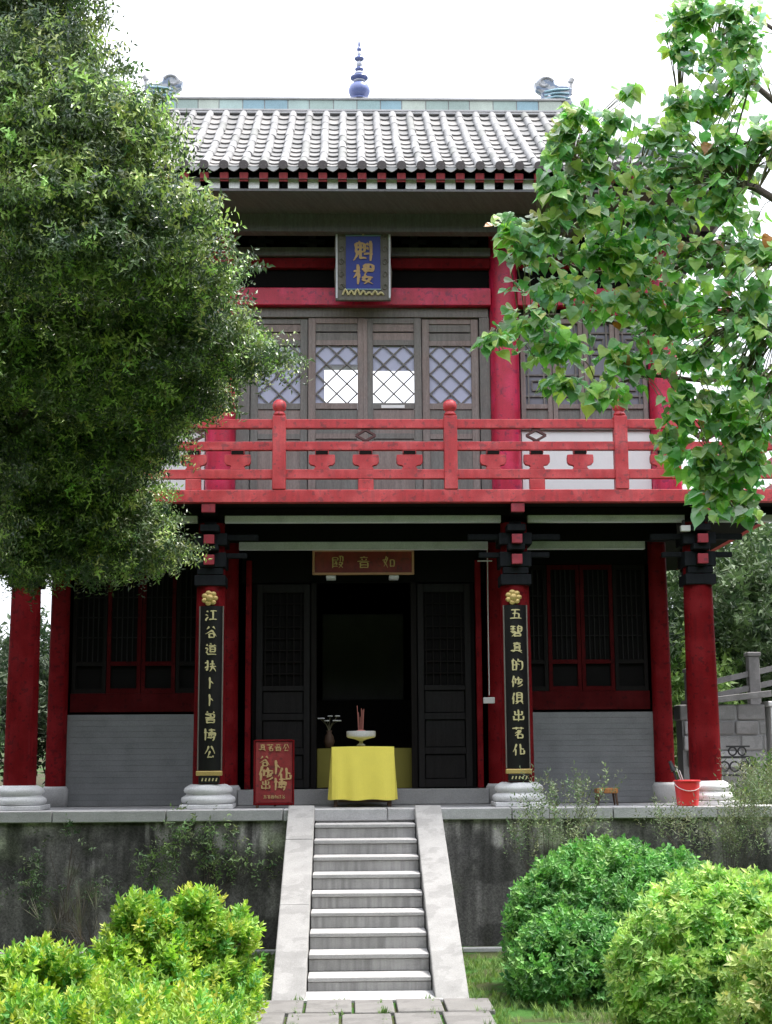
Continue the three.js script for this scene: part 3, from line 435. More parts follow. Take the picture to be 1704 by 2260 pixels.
// ---------------------------------------------------------------- signs
{ // blue plaque hung under the eaves, tipped forward
  const t = thing('hanging_plaque', 'upright blue name plaque in a carved weathered frame hung above the balcony doors', 'plaque', [0.02, 6.3, -1.18]);
  const m = new B(), W = 0.34, H = 0.46, z = -1.18, yc = 6.74, x = 0.02;
  const fr = new B().extrude([[-W, -H], [W, -H], [W + 0.015, -0.1], [W - 0.01, 0.05], [W + 0.01, 0.15], [W, H], [0.06, H], [0.04, H + 0.02], [-0.04, H + 0.02], [-0.06, H], [-W, H], [-W - 0.01, 0.15], [-W + 0.01, 0.05], [-W - 0.015, -0.1]], 0.04, x, yc, z, 0.012).build('frame', M.frame, t);
  bx(x - 0.218, x + 0.218, yc - 0.32, yc + 0.35, z + 0.05, z + 0.062).build('blue_board', M.blue, t);
  glyph('w', x, yc + 0.16, z + 0.068, 0.24, M.boardInk, t, 0.13); glyph('v', x, yc - 0.14, z + 0.068, 0.24, M.boardInk, t, 0.13);
  for (const q of [-1, 1]) new B().box(x + q * (W - 0.005) - 0.012, x + q * (W - 0.005) + 0.012, yc - H + 0.02, yc + H - 0.01, z + 0.04, z + 0.066, 0.004).build('edge_strip', M.fillet, t);
  new B().box(x - 0.225, x + 0.225, yc - 0.335, yc - 0.322, z + 0.05, z + 0.07, 0.003).box(x - 0.225, x + 0.225, yc + 0.352, yc + 0.365, z + 0.05, z + 0.07, 0.003).build('inner_border', M.glaze[2], t);
  new B().box(x - W - 0.01, x + W + 0.01, yc + H + 0.005, yc + H + 0.03, z - 0.01, z + 0.07, 0.005).build('top_strip', M.fillet, t);
  const c = new B(); for (const q of [-1, 1]) { for (let i = 0; i < 5; i++) c.tube(Array.from({ length: 8 }, (_, k) => { const a = k * 0.9; return V(x + q * (W - 0.065) + 0.035 * Math.cos(a) * (1 - k / 10), yc - 0.3 + i * 0.16 + 0.05 * Math.sin(a) * (1 - k / 10), z + 0.055); }), 0.012, 14, 5); }
  c.build('carved_scroll', M.frame, t);
  const g = new B(); for (let i = -3; i <= 3; i++) g.tube([V(x + i * 0.075 - 0.035, yc - 0.4, z + 0.06), V(x + i * 0.075, yc - 0.35 - 0.02 * (i % 2), z + 0.07), V(x + i * 0.075 + 0.035, yc - 0.4, z + 0.06)], 0.014, 10, 5); g.build('gilt_carving', M.paleGold, t);
  new B().tube([V(x, yc + 0.36, z + 0.06), V(x, yc + 0.42, z + 0.075)], 0.014, 6, 6).build('hook', M.paleGold, t);
  t.rotation.x = 0.12;
}
{ // red board over the ground-floor door
  const t = thing('name_board', 'long red name board with a gilt border above the ground-floor doorway', 'sign', [0.01, 2.79, -1.3]), x = 0.01, y = 2.95, z = -1.3;
  bx(x - 0.6, x + 0.6, y - 0.13, y + 0.13, z - 0.03, z).build('board', mat([0.26, 0.03, 0.018], 0.5, T.paint), t);
  new B().box(x - 0.63, x + 0.63, y + 0.131, y + 0.158, z - 0.03, z + 0.02, 0.006).box(x - 0.63, x + 0.63, y - 0.158, y - 0.131, z - 0.03, z + 0.02, 0.006).box(x - 0.63, x - 0.601, y - 0.13, y + 0.13, z - 0.03, z + 0.02, 0.006).box(x + 0.601, x + 0.63, y - 0.13, y + 0.13, z - 0.03, z + 0.02, 0.006).build('gilt_border', mat([0.5, 0.27, 0.13], 0.5, T.grain), t);
  glyph('t', x - 0.31, y, z + 0.006, 0.14, M.gold, t); glyph('s', x, y, z + 0.006, 0.14, M.gold, t); glyph('r', x + 0.31, y, z + 0.006, 0.14, M.gold, t);
  for (const q of [-0.4, 0.38]) new B().box(x + q - 0.06, x + q + 0.06, y - 0.205, y - 0.16, z - 0.2, z - 0.01, 0.008).build('support_block', M.fillet, t);
}
for (const [x, keys, label] of [[-1.766, 'bcdeffghi', 'black couplet board with gilt characters on the front column left of the stairs'], [1.77, 'ajklmnopq', 'black couplet board with gilt characters on the front column right of the stairs']]) {
  const t = thing('couplet_board', label, 'couplet board', [x, 0.29, -0.28], 'gilt couplet boards on the front columns');
  const curve = (y0, y1, r, m, n) => { const g = new THREE.CylinderGeometry(r, r, y1 - y0, 20, 1, false, -0.72, 1.44).translate(x, (y0 + y1) / 2, -0.48); return new B().add(g).build(n, m, t); };
  curve(0.43, 2.31, 0.192, M.lacquer, 'board');
  for (const q of [-1, 1]) new B().box(x + q * 0.135 - 0.008, x + q * 0.135 + 0.008, 0.43, 2.31, -0.355, -0.325, 0.004).build('edge_strip', M.frame, t);
  new B().box(x - 0.15, x + 0.15, 0.37, 0.425, -0.34, -0.275, 0.01).build('lower_band', M.gold, t);
  new B().box(x - 0.12, x + 0.12, 0.285, 0.365, -0.36, -0.282, 0.008).build('foot_plate', M.lacquer, t);
  const inscription = new B(); for (let i = 0; i < 5; i++) inscription.bar(V(x - 0.08 + i * 0.04, 0.31, -0.278), V(x - 0.07 + i * 0.04, 0.345, -0.278), 0.014, 0.006); inscription.build('inscription', M.paleGold, t);
  [...keys].forEach((k, i) => glyph(k, x, 2.2 - i * 0.195, -0.284, 0.125, M.paleGold, t, 0.13));
  const o = new B(); o.add(new THREE.SphereGeometry(0.045, 14, 10).scale(1, 1, 0.6).translate(x - 0.02, 2.4, -0.285)); for (let i = 0; i < 7; i++) { const a = i / 7 * Math.PI * 2; o.add(new THREE.SphereGeometry(0.034, 10, 8).scale(1.1, 0.9, 0.5).translate(x - 0.02 + 0.062 * Math.cos(a), 2.4 + 0.06 * Math.sin(a), -0.295)); }
  o.build('lotus_ornament', M.gold, t);
}
{ // red notice board standing on the porch
  const t = thing('notice_board', 'red wooden board with faded gilt brush writing leaning beside the yellow altar cloth', 'notice board', [-1.04, 0, -0.5]), x = -1.04;
  new B().box(x - 0.215, x + 0.215, 0.055, 0.755, -0.53, -0.5, 0.008).build('board', M.board, t);
  new B().box(x - 0.235, x - 0.216, 0.03, 0.77, -0.535, -0.485, 0.005).box(x + 0.216, x + 0.235, 0.03, 0.77, -0.535, -0.485, 0.005).box(x - 0.215, x + 0.215, 0.756, 0.775, -0.535, -0.485, 0.005).box(x - 0.215, x + 0.215, 0.03, 0.054, -0.535, -0.485, 0.005).build('frame', M.redShade, t);
  for (const q of [-0.19, 0.19]) new B().box(x + q - 0.015, x + q + 0.015, 0, 0.029, -0.58, -0.46, 0.004).build('foot', M.brown, t);
  new B().bar(V(x, 0.65, -0.54), V(x, 0.01, -0.78), 0.03, 0.02).build('back_strut', M.brown, t);
  'kpsi'.split('').forEach((k, i) => glyph(k, x - 0.135 + i * 0.09, 0.685, -0.493, 0.075, M.boardInk, t, 0.13));
  [['c', -0.11, 0.53, 0.11], ['m', -0.09, 0.39, 0.16], ['f', 0.03, 0.46, 0.15], ['q', 0.12, 0.38, 0.14], ['o', -0.1, 0.26, 0.1], ['h', 0.07, 0.27, 0.13]].forEach(([k, a, y, s]) => glyph(k, x + a, y, -0.493, s, M.boardInk, t, 0.15));
  for (let i = 0; i < 6; i++) glyph('apsrbc'[i], x - 0.1 + i * 0.042, 0.125, -0.493, 0.038, M.boardInk, t, 0.16);
}
// ---------------------------------------------------------------- things on the porch
const clothM = M.yellow;
function drape(name, label, x0, x1, z0, z1, top, hem, m, ripple) {   // a cloth over a table: top sheet and hanging sides, folded in wide waves
  const pts = [], n = 120, pos = [], per = [[x0, z1], [x1, z1], [x1, z0], [x0, z0]];
  const ring = (y, k) => { const r = []; for (let e = 0; e < 4; e++) for (let i = 0; i < n / 4; i++) { const t = i / (n / 4), [ax, az] = per[e], [bx_, bz] = per[(e + 1) % 4], nx = [0, 1, 0, -1][e], nz = [1, 0, -1, 0][e]; const s = e * n / 4 + i, w = k * ripple * (0.5 + 0.5 * Math.sin(s * 0.55 + 1.7 * Math.sin(s * 0.13))) * Math.min(1, 5 * t + 0.3, 5 * (1 - t) + 0.3); r.push(V(ax + (bx_ - ax) * t + nx * (w + 0.006), y + (k > 0.9 ? 0.006 * Math.sin(s * 0.4) : 0), az + (bz - az) * t + nz * (w + 0.006))); } return r; };
  const rings = [ring(top - 0.005, 0.02)]; for (let i = 1; i <= 8; i++) rings.push(ring(top - 0.005 - (top - hem) * i / 8, i / 8));
  for (let j = 0; j < rings.length - 1; j++) for (let i = 0; i < n; i++) { const a = rings[j][i], b = rings[j][(i + 1) % n], c = rings[j + 1][(i + 1) % n], d = rings[j + 1][i]; for (const q of [a, d, c, a, c, b]) pos.push(q.x, q.y, q.z); }
  const c = V((x0 + x1) / 2, top + 0.004, (z0 + z1) / 2); for (let i = 0; i < n; i++) { const a = rings[0][i], b = rings[0][(i + 1) % n]; for (const q of [a, b, c]) pos.push(q.x, q.y, q.z); }
  const g = new THREE.BufferGeometry(); g.setAttribute('position', new THREE.Float32BufferAttribute(pos, 3)); g.computeVertexNormals(); g.setAttribute('uv', new THREE.Float32BufferAttribute(new Float32Array(pos.length / 3 * 2), 2));
  return tag(new B().add(g).build(name, m), label, 'cloth');
}
{
  const t = thing('altar_table', 'small brown offering table under the bright yellow cloth at the head of the stairs', 'table', [-0.01, 0, -0.85]);
  new B().box(-0.37, 0.345, 0.65, 0.685, -1.1, -0.6, 0.005).build('table_top', M.brown, t);
  for (const x of [-0.33, 0.3]) for (const z of [-1.05, -0.65]) bx(x - 0.02, x + 0.02, 0, 0.649, z - 0.02, z + 0.02).build('leg', M.brown, t);
  bx(-0.3, 0.28, 0.05, 0.09, -0.66, -0.64).build('stretcher', M.brown, t);
  drape('altar_cloth', 'bright yellow cloth hanging over the small offering table', -0.372, 0.347, -1.105, -0.6, 0.693, 0.085, M.yellow, 0.045);
  const s = thing('altar_cabinet', 'wide low altar in the doorway behind the yellow table', 'altar', [0.02, 0.18, -1.95]);
  new B().box(-0.54, 0.57, 0.184, 0.64, -2.2, -1.78, 0.01).build('body', M.brown, s); new B().box(-0.56, 0.6, 0.641, 0.67, -2.23, -1.76, 0.006).build('top', M.brown, s);
  drape('altar_skirt', 'dull olive yellow cloth on the wide altar in the dark doorway', -0.565, 0.61, -2.24, -1.755, 0.68, 0.2, M.olive, 0.02);
  const b = thing('incense_burner', 'pale footed incense burner with burning sticks on the yellow cloth', 'incense burner', [-0.03, 0.698, -0.8]);
  const bowl = new B().lathe([[0.001, 0.699], [0.05, 0.699], [0.05, 0.712], [0.022, 0.73], [0.022, 0.755], [0.07, 0.775], [0.155, 0.795], [0.172, 0.81], [0.172, 0.868], [0.16, 0.872], [0.155, 0.86], [0.15, 0.84], [0.001, 0.838]], -0.03, 0, -0.8, 32).build('bowl', mat([0.6, 0.6, 0.58], 0.5, T.grain), b);
  for (const [dx, h, l] of [[-0.045, 0.33, -0.012], [-0.03, 0.25, 0.008], [0.005, 0.3, -0.004], [0.022, 0.28, 0.004], [0.034, 0.29, 0.014], [-0.01, 0.2, -0.02]]) new B().cone(V(-0.03 + dx * 0.6, 0.838, -0.8 + l), V(-0.03 + dx, 0.84 + h, -0.8 + l * 2), 0.005, 0.004, 6).build('incense_stick', M.incense, b);
  new B().lathe([[0.001, 0.839], [0.08, 0.85], [0.05, 0.88], [0.001, 0.89]], -0.03, 0, -0.8, 16).build('ash', M.incense, b);
  const v = thing('flower_vase', 'dark vase of pale flowers at the left end of the altar in the doorway', 'vase', [-0.42, 0.684, -1.95]);
  new B().lathe([[0.001, 0.686], [0.045, 0.686], [0.07, 0.76], [0.055, 0.83], [0.028, 0.87], [0.04, 0.9], [0.001, 0.9]], -0.42, 0, -1.95, 18).build('vase_body', M.brown, v);
  const st = new B(), fl = new B(); for (let i = 0; i < 7; i++) { const a = i * 2.4, p = V(-0.42 + 0.12 * Math.cos(a), 1.02 + 0.03 * (i % 3), -1.95 + 0.06 * Math.sin(a)); st.tube([V(-0.42, 0.88, -1.95), V(-0.42 + 0.04 * Math.cos(a), 0.97, -1.95), p], 0.004, 6, 4); for (let k = 0; k < 5; k++) fl.add(new THREE.SphereGeometry(0.018, 6, 4).scale(1, 0.5, 1).translate(p.x + 0.018 * Math.cos(k * 1.26), p.y, p.z + 0.018 * Math.sin(k * 1.26))); }
  st.build('stem', M.twig, v); fl.build('flower', M.paper, v);
}
{
  const t = thing('bucket', 'bright red plastic bucket at the foot of the right end column', 'bucket', [3.66, 0, -0.12]), x = 3.66, z = -0.12;
  new B().lathe([[0.001, 0.003], [0.115, 0.003], [0.12, 0.012], [0.143, 0.265], [0.152, 0.268], [0.155, 0.285], [0.146, 0.29], [0.14, 0.285], [0.115, 0.02], [0.001, 0.018]], x, 0, z, 36).build('body', M.bucket, t);
  new B().tube(Array.from({ length: 9 }, (_, i) => { const a = i / 8 * Math.PI; return V(x + 0.155 * Math.cos(a), 0.27 - 0.1 * Math.sin(a), z + 0.02 + 0.13 * Math.sin(a)); }), 0.004, 24, 6).build('handle', M.pale, t);
  const b = thing('brush', 'dark handled brush standing in the red bucket', 'brush', [3.62, 0.03, -0.14]);
  new B().cone(V(3.62, 0.05, -0.15), V(3.52, 0.43, -0.2), 0.014, 0.012).build('handle', M.metal, b); new B().cone(V(3.53, 0.39, -0.19), V(3.495, 0.5, -0.21), 0.03, 0.02).build('head', M.metal, b);
  const c = thing('metal_tongs', 'thin pale metal tongs standing in the red bucket', 'tongs', [3.66, 0.03, -0.12]);
  new B().cone(V(3.68, 0.04, -0.12), V(3.555, 0.42, -0.16), 0.007, 0.006).build('arm', M.pale, c); new B().cone(V(3.7, 0.04, -0.11), V(3.585, 0.4, -0.15), 0.007, 0.006).build('arm', M.pale, c);
  const s = thing('stool', 'small orange brown wooden stool by the grey wall at the right', 'stool', [2.82, 0, -0.6]);
  new B().box(2.7, 2.945, 0.135, 0.195, -0.72, -0.5, 0.012).build('seat', M.stool, s);
  for (const x of [2.725, 2.92]) for (const z of [-0.7, -0.52]) new B().cone(V(x, 0.136, z), V(x + (x > 2.8 ? 0.015 : -0.015), 0, z), 0.014, 0.012).build('leg', M.brown, s);
  const l = thing('flood_lamp', 'small white flood lamp under the balcony beam near the right end column', 'lamp', [3.79, 3.2, -0.28]);
  new B().box(3.735, 3.85, 3.165, 3.235, -0.29, -0.22, 0.008).build('housing', M.lamp, l); new B().box(3.78, 3.8, 3.22, 3.31, -0.38, -0.3).build('arm', M.metal, l);
  const h = thing('hanging_cable', 'thin grey cable with a pale switch box hanging right of the doorway', 'cable', [1.54, 1.2, -1.2]);
  new B().tube([V(1.545, 3.1, -1.22), V(1.543, 3.0, -1.2), V(1.537, 2.2, -1.2), V(1.535, 1.3, -1.2)], 0.0065, 30, 6).build('cord', M.pale, h);
  new B().box(1.46, 1.6, 1.2, 1.275, -1.22, -1.17, 0.008).build('switch_box', M.pale, h); new B().box(1.42, 1.6, 2.94, 2.955, -1.22, -1.19, 0.003).build('cross_bar', M.pale, h);
}
// ---------------------------------------------------------------- right side: stone wall, balustrade, metal stand
{
  const w = thing('stone_wall', 'rough grey stone block wall beside the temple at the right edge', 'wall', [5.2, 0, -3.4]);
  let y = 0; for (let r = 0; r < 6; r++) { const h = 0.2 + rr(-0.02, 0.03); let x = 4.5 - rr(0, 0.25); const end = 5.42; while (x < end) { const l = Math.min(rr(0.26, 0.5), end + 0.02 - x), z = rr(-0.03, 0.02); new B().box(x + 0.008, x + l - 0.008, y + 0.006, y + h - 0.006, -3.4, -3.0 + z, 0.025).build('stone', [M.rail, M.stone, M.coping][Math.floor(rr(0, 2.99))], w); x += l; } y += h; }
  new B().box(4.3, 5.43, 0, y - 0.02, -3.38, -3.04).build('mortar', M.mortar, w);
  new B().extrude([[4.4, y - 0.02], [5.5, y + 0.1], [5.5, y + 0.17], [4.4, y + 0.05]], 0.5, 0, 0, -3.45, 0.006).build('coping_stone', M.rail, w);
  const b = thing('stone_balustrade', 'grey stone balustrade climbing behind the block wall at the right edge', 'balustrade', [5.4, 0, -4.2]);
  for (const [x, y0, y1] of [[4.72, 0, 1.72], [5.62, 0, 1.95], [6.5, 0, 2.15]]) { const p = new B().box(x - 0.08, x + 0.08, y0, y1, -4.28, -4.12, 0.012).build('post', M.rail, b); new B().box(x - 0.1, x + 0.1, y1 + 0.002, y1 + 0.06, -4.3, -4.1, 0.015).build('post_cap', M.rail, p); }
  for (const [dy] of [[0], [-0.2]]) for (const [xa, xb] of [[4.8, 5.54], [5.7, 6.42]]) new B().bar(V(xa, 1.52 + dy + (xa - 4.72) * 0.22, -4.2), V(xb, 1.52 + dy + (xb - 4.72) * 0.22, -4.2), 0.08, 0.1).build('rail', M.rail, b);
  const q = thing('stone_gate_post', 'pale squared stone post at the end of the block wall', 'post', [5.62, 0, -3.1]);
  new B().box(5.48, 5.74, 0, 1.2, -3.28, -2.95, 0.015).build('shaft', M.base, q); new B().box(5.45, 5.77, 1.202, 1.27, -3.31, -2.92, 0.015).build('cap', M.base, q);
  const s = thing('metal_stand', 'black metal stand with open scrollwork in front of the stone wall', 'stand', [4.7, 0, -2]);
  const f = new B(); for (const x of [4.48, 4.92]) for (const z of [-2.15, -1.95]) f.box(x - 0.014, x + 0.014, 0, 0.52, z - 0.014, z + 0.014); f.box(4.467, 4.933, 0.52, 0.55, -2.165, -1.935).box(4.495, 4.905, 0.3, 0.325, -1.96, -1.94); f.build('frame', M.metal, s);
  const k = new B(); for (let i = 0; i < 3; i++) k.add(new THREE.TorusGeometry(0.06, 0.011, 8, 20).translate(4.57 + i * 0.13, 0.42, -1.95)); for (let i = 0; i < 2; i++) k.add(new THREE.TorusGeometry(0.05, 0.011, 8, 20).translate(4.68 + i * 0.12, 0.61, -1.95)); k.box(4.6, 4.9, 0.66, 0.68, -1.96, -1.94); k.build('scrollwork', M.metal, s);
  const p = thing('white_pillar', 'white painted gate pillar seen between the two right columns', 'pillar', [4.5, 0, -6.5]);
  new B().box(4.3, 4.75, 0, 1.75, -6.75, -6.4, 0.01).build('shaft', M.plaster, p); new B().box(4.25, 4.8, 1.752, 1.82, -6.8, -6.35, 0.01).build('cap', M.coping, p);
}

// ---------------------------------------------------------------- plants
const leafMat = (o = {}) => new THREE.MeshPhysicalMaterial({ color: 0xffffff, roughness: 0.85, transmission: 0.42, thickness: 0, clearcoat: 0.35, clearcoatRoughness: 0.35, side: THREE.DoubleSide, ...o });
function leafTris(pos, o, d, n, L, W, fold = 0.25, curl = 0.15) {   // one leaf: base o, direction d, normal n; folded along its midrib, four triangles per side pair
  const s = d.clone().cross(n).normalize(), P = (a, b, h) => o.clone().addScaledVector(d, a * L).addScaledVector(s, b * W).addScaledVector(n, h * W - curl * L * a * a);
  const m0 = P(0, 0, 0), m1 = P(0.45, 0, 0), m2 = P(1, 0, 0), l = P(0.38, -0.5, fold), r = P(0.38, 0.5, fold);
  for (const q of [m0, l, m1, m0, m1, r, l, m2, m1, r, m1, m2]) pos.push(q.x, q.y, q.z);
}
function geoOf(pos) { const g = new THREE.BufferGeometry(); g.setAttribute('position', new THREE.Float32BufferAttribute(pos, 3)); g.computeVertexNormals(); return g; }
function sprig(n, len, L, W, spread, droop, flatness = 0.3) {        // a twig tip along +y with n leaves
  const pos = [];
  for (let i = 0; i < n; i++) {
    const t = (i + 0.6) / n, a = i * 2.4 + rr(-0.4, 0.4), o = V(0.02 * len * Math.cos(a), len * t, -droop * len * t * t), e = i === n - 1 ? 0.3 : spread * rr(0.75, 1.2);
    const d = V(Math.cos(a) * Math.sin(e), Math.cos(e) - droop * t, Math.sin(a) * Math.sin(e)).normalize(), nn = V(rr(-0.3, 0.3), 0.3 + flatness, -1).addScaledVector(d, 0); nn.addScaledVector(d, -nn.dot(d)).normalize();
    leafTris(pos, o, d, nn, L * rr(0.75, 1.15), W * rr(0.8, 1.15));
  }
  return geoOf(pos);
}
const Q = new THREE.Quaternion(), MX = new THREE.Matrix4(), UP = V(0, 1, 0), COL = new THREE.Color();
function scatter(name, geo, m, list, parent, kind = 'stuff') {       // list: { p, d, roll, s, c }
  const im = new THREE.InstancedMesh(geo, m, list.length), b = BASE.get(parent) ?? V(0, 0, 0), R = new THREE.Quaternion();
  list.forEach((e, i) => { if (e.q) Q.copy(e.q); else { Q.setFromUnitVectors(UP, e.d); R.setFromAxisAngle(UP, e.roll ?? rr(0, 6.28)); Q.multiply(R); } MX.compose(e.p.clone().sub(b), Q, V(e.s, e.s, e.s)); im.setMatrixAt(i, MX); im.setColorAt(i, COL.setRGB(...e.c)); });
  im.name = name; im.castShadow = im.receiveShadow = true; im.userData.kind = kind; (parent ?? scene).add(im); return im;
}
function ball() { let v; do v = V(rr(-1, 1), rr(-1, 1), rr(-1, 1)); while (v.lengthSq() > 1 || v.lengthSq() < 1e-4); return v; }
const mixc = (a, b, t) => a.map((x, i) => x + (b[i] - x) * t);
function blobPoints(blobs, per, inner, gapScale, gapCut) {           // points in lumpy ellipsoids; blobs: { c, r: [rx, ry, rz] }
  const out = [];
  for (const b of blobs) { const n = Math.round(per * Math.cbrt(b.r[0] * b.r[1] * b.r[2]) ** 2 * (b.k ?? 1));
    for (let i = 0; i < n; i++) { const v = ball(), l = v.length(), rad = Math.pow(rnd(), 1 / (inner ?? 3)) ; v.multiplyScalar(rad / l);
      const p = V(b.c.x + v.x * b.r[0], b.c.y + v.y * b.r[1], b.c.z + v.z * b.r[2]); const g = fbm3(p.x * gapScale, p.y * gapScale, p.z * gapScale);
      if (g < gapCut + 0.14 * (rad - 0.6)) continue;
      const o = V(v.x / b.r[0], v.y / b.r[1], v.z / b.r[2]).normalize(); out.push({ p, o, rad, g }); } }
  return out;
}
function limbs(parent, from, targets, r0, m, name = 'limb') {
  for (const [pts, r] of targets) { const b = new B(), n = pts.length; const c = new THREE.CatmullRomCurve3([from, ...pts]); let a = c.getPoint(0); const K = 10; for (let i = 1; i <= K; i++) { const q = c.getPoint(i / K); b.cone(a, q, r * (1 - 0.8 * (i - 1) / K), r * (1 - 0.8 * i / K), 7); a = q; } b.build(name, m, parent); }
}
const px = (z) => (EYE.z - z) / 3150;                     // metres per photograph pixel at depth z, near enough
// ---- the large small-leaved tree at the left
{
  const L = [[60, 40, 150, 90, 4.2], [40, 200, 190, 150, 4.8], [170, 150, 60, 70, 4.4], [170, 300, 180, 130, 5], [265, 370, 100, 110, 5.1], [180, 500, 220, 150, 5.2], [315, 520, 100, 105, 5.1], [355, 610, 85, 75, 5], [110, 690, 240, 190, 4.9], [315, 720, 170, 135, 5.1], [465, 735, 80, 60, 5], [555, 785, 55, 50, 5], [410, 830, 105, 100, 5], [140, 890, 230, 170, 4.7], [300, 930, 115, 100, 4.9], [80, 1080, 210, 140, 4.6], [225, 1050, 120, 85, 4.8], [100, 1190, 165, 75, 4.6], [260, 1165, 105, 60, 4.8], [325, 1222, 46, 32, 4.9], [420, 490, 40, 36, 5], [480, 600, 45, 24, 5], [300, 290, 45, 50, 5.1], [225, 240, 45, 45, 4.9], [440, 880, 40, 45, 4.95], [430, 660, 55, 36, 5], [60, 930, 150, 120, 5.2], [230, 960, 120, 110, 5.3], [60, 780, 140, 120, 5.2], [240, 800, 130, 110, 5.3], [120, 1120, 140, 90, 5.1], [340, 850, 85, 80, 5.2], [20, 1190, 90, 90, 5], [300, 1242, 25, 20, 4.9], [365, 1222, 24, 14, 4.9], [60, 1272, 30, 16, 4.9], [160, 1264, 24, 15, 4.9], [235, 1262, 18, 14, 4.9],
    [-330, 420, 260, 260, 6.5], [-330, 850, 240, 240, 6.8], [-360, 1250, 220, 200, 7], [-420, 200, 260, 260, 8.5], [-430, 650, 230, 260, 8.8], [-440, 1050, 200, 220, 8.8], [200, -230, 170, 110, 5.2], [-180, 250, 220, 260, 4.2], [-200, 700, 250, 260, 4.3], [-180, 1080, 200, 200, 4.2], [-60, -120, 240, 120, 4.2], [120, -60, 90, 60, 4.3]];  // unseen lobes: some complete the crown, the front-left ones are added for shade
  const lean = (u, v, z) => u < -100 ? z : 6.2 - 4.2 * sstep(420, 1150, v) + 0.8 * (z - 5);       // upper lobes pushed outwards so that the crown shades its own lower half
  const blobs = L.map(([u, v, a, b, z0]) => { const z = lean(u, v, z0); return { c: at(u, v, z), r: [a * px(z), b * px(z), Math.max(0.35, 0.95 * Math.min(a, b) * px(z))] }; });
  const t = thing('small_leaved_tree', 'large dense small-leaved tree overhanging the left half of the temple', 'tree', [-4.75, -1.5, 1.7]);
  const trunk = new B(); [[0, 0.24], [1.2, 0.2], [2.6, 0.18]].reduce((a, b) => (trunk.cone(V(-4.75 + 0.06 * a[0], -1.5 + a[0], 1.7), V(-4.75 + 0.06 * b[0], -1.5 + b[0], 1.72), a[1], b[1], 14), b)); trunk.build('trunk', M.bark, t);
  limbs(t, V(-4.6, 1.1, 1.7), blobs.slice(0, 20).filter((_, i) => i % 2 === 0).map((b) => [[V(-4.5, 1.1, 1.7).lerp(b.c, 0.5).add(V(-0.25, 0.7, -0.7)), b.c.clone().add(V(-0.1, 0, -0.15))], 0.07]), 0, M.bark);
  const list = [], young = [0.58, 0.8, 0.2], old = [0.03, 0.075, 0.03];
  let flush = 0.4;                                                     // share of young leaves, pad by pad
  const put = (p, d) => list.push({ p, d: d.normalize(), s: rr(0.7, 1.2), c: mixc(old, young, rnd() < flush ? rr(0.35, 1) : rr(0, 0.2)).map((q) => q * rr(0.85, 1.15)) });
  for (const b of blobs) {                                             // pads of foliage over the lobes, with dark gaps between them
    const R = Math.cbrt(b.r[0] * b.r[1] * b.r[2]), n = Math.max(4, Math.round(95 * R * R)), C0 = [];
    for (let i = 0, tries = 0; i < n && tries < 1500; tries++) { const v = ball().normalize().multiplyScalar(rr(0.66, 0.95)), c = V(b.c.x + v.x * b.r[0], b.c.y + v.y * b.r[1], b.c.z + v.z * b.r[2]), r = rr(0.15, 0.33) * Math.min(1.15, 0.6 + R * 0.6); if (C0.some((q) => q.c.distanceTo(c) < 0.72 * (q.r + r))) continue; C0.push({ c, r, v }); i++; }
    for (const { c, r, v } of C0) { flush = rr(0.1, 0.7); const m = Math.round(1350 * r * r) + 10; for (let i = 0; i < m; i++) { const q = ball().normalize(); if (q.y < -0.25 && rnd() < 0.75) continue; q.multiplyScalar(Math.pow(rnd(), 0.35)); put(V(c.x + q.x * r * 1.15, c.y + q.y * r * 0.5, c.z + q.z * r * 1.15), V(q.x * 0.9 + v.x * 0.5 + gauss() * 0.35, q.y * 0.5 - 0.1 + gauss() * 0.3, q.z * 0.9 + v.z * 0.3 + gauss() * 0.35)); } }
    flush = 0.25; const inner = Math.round(1700 * b.r[0] * b.r[1]); for (let i = 0; i < inner; i++) { const q = ball().multiplyScalar(0.85); put(V(b.c.x + q.x * b.r[0], b.c.y + q.y * b.r[1], b.c.z + q.z * b.r[2]), V(gauss(), gauss() - 0.2, gauss())); }
  }
  console.log('left tree sprigs', list.length);
  scatter('crown', sprig(12, 0.18, 0.056, 0.024, 0.95, 0.5), leafMat({ transmission: 0.3, clearcoat: 1, clearcoatRoughness: 0.22 }), list, t);
}
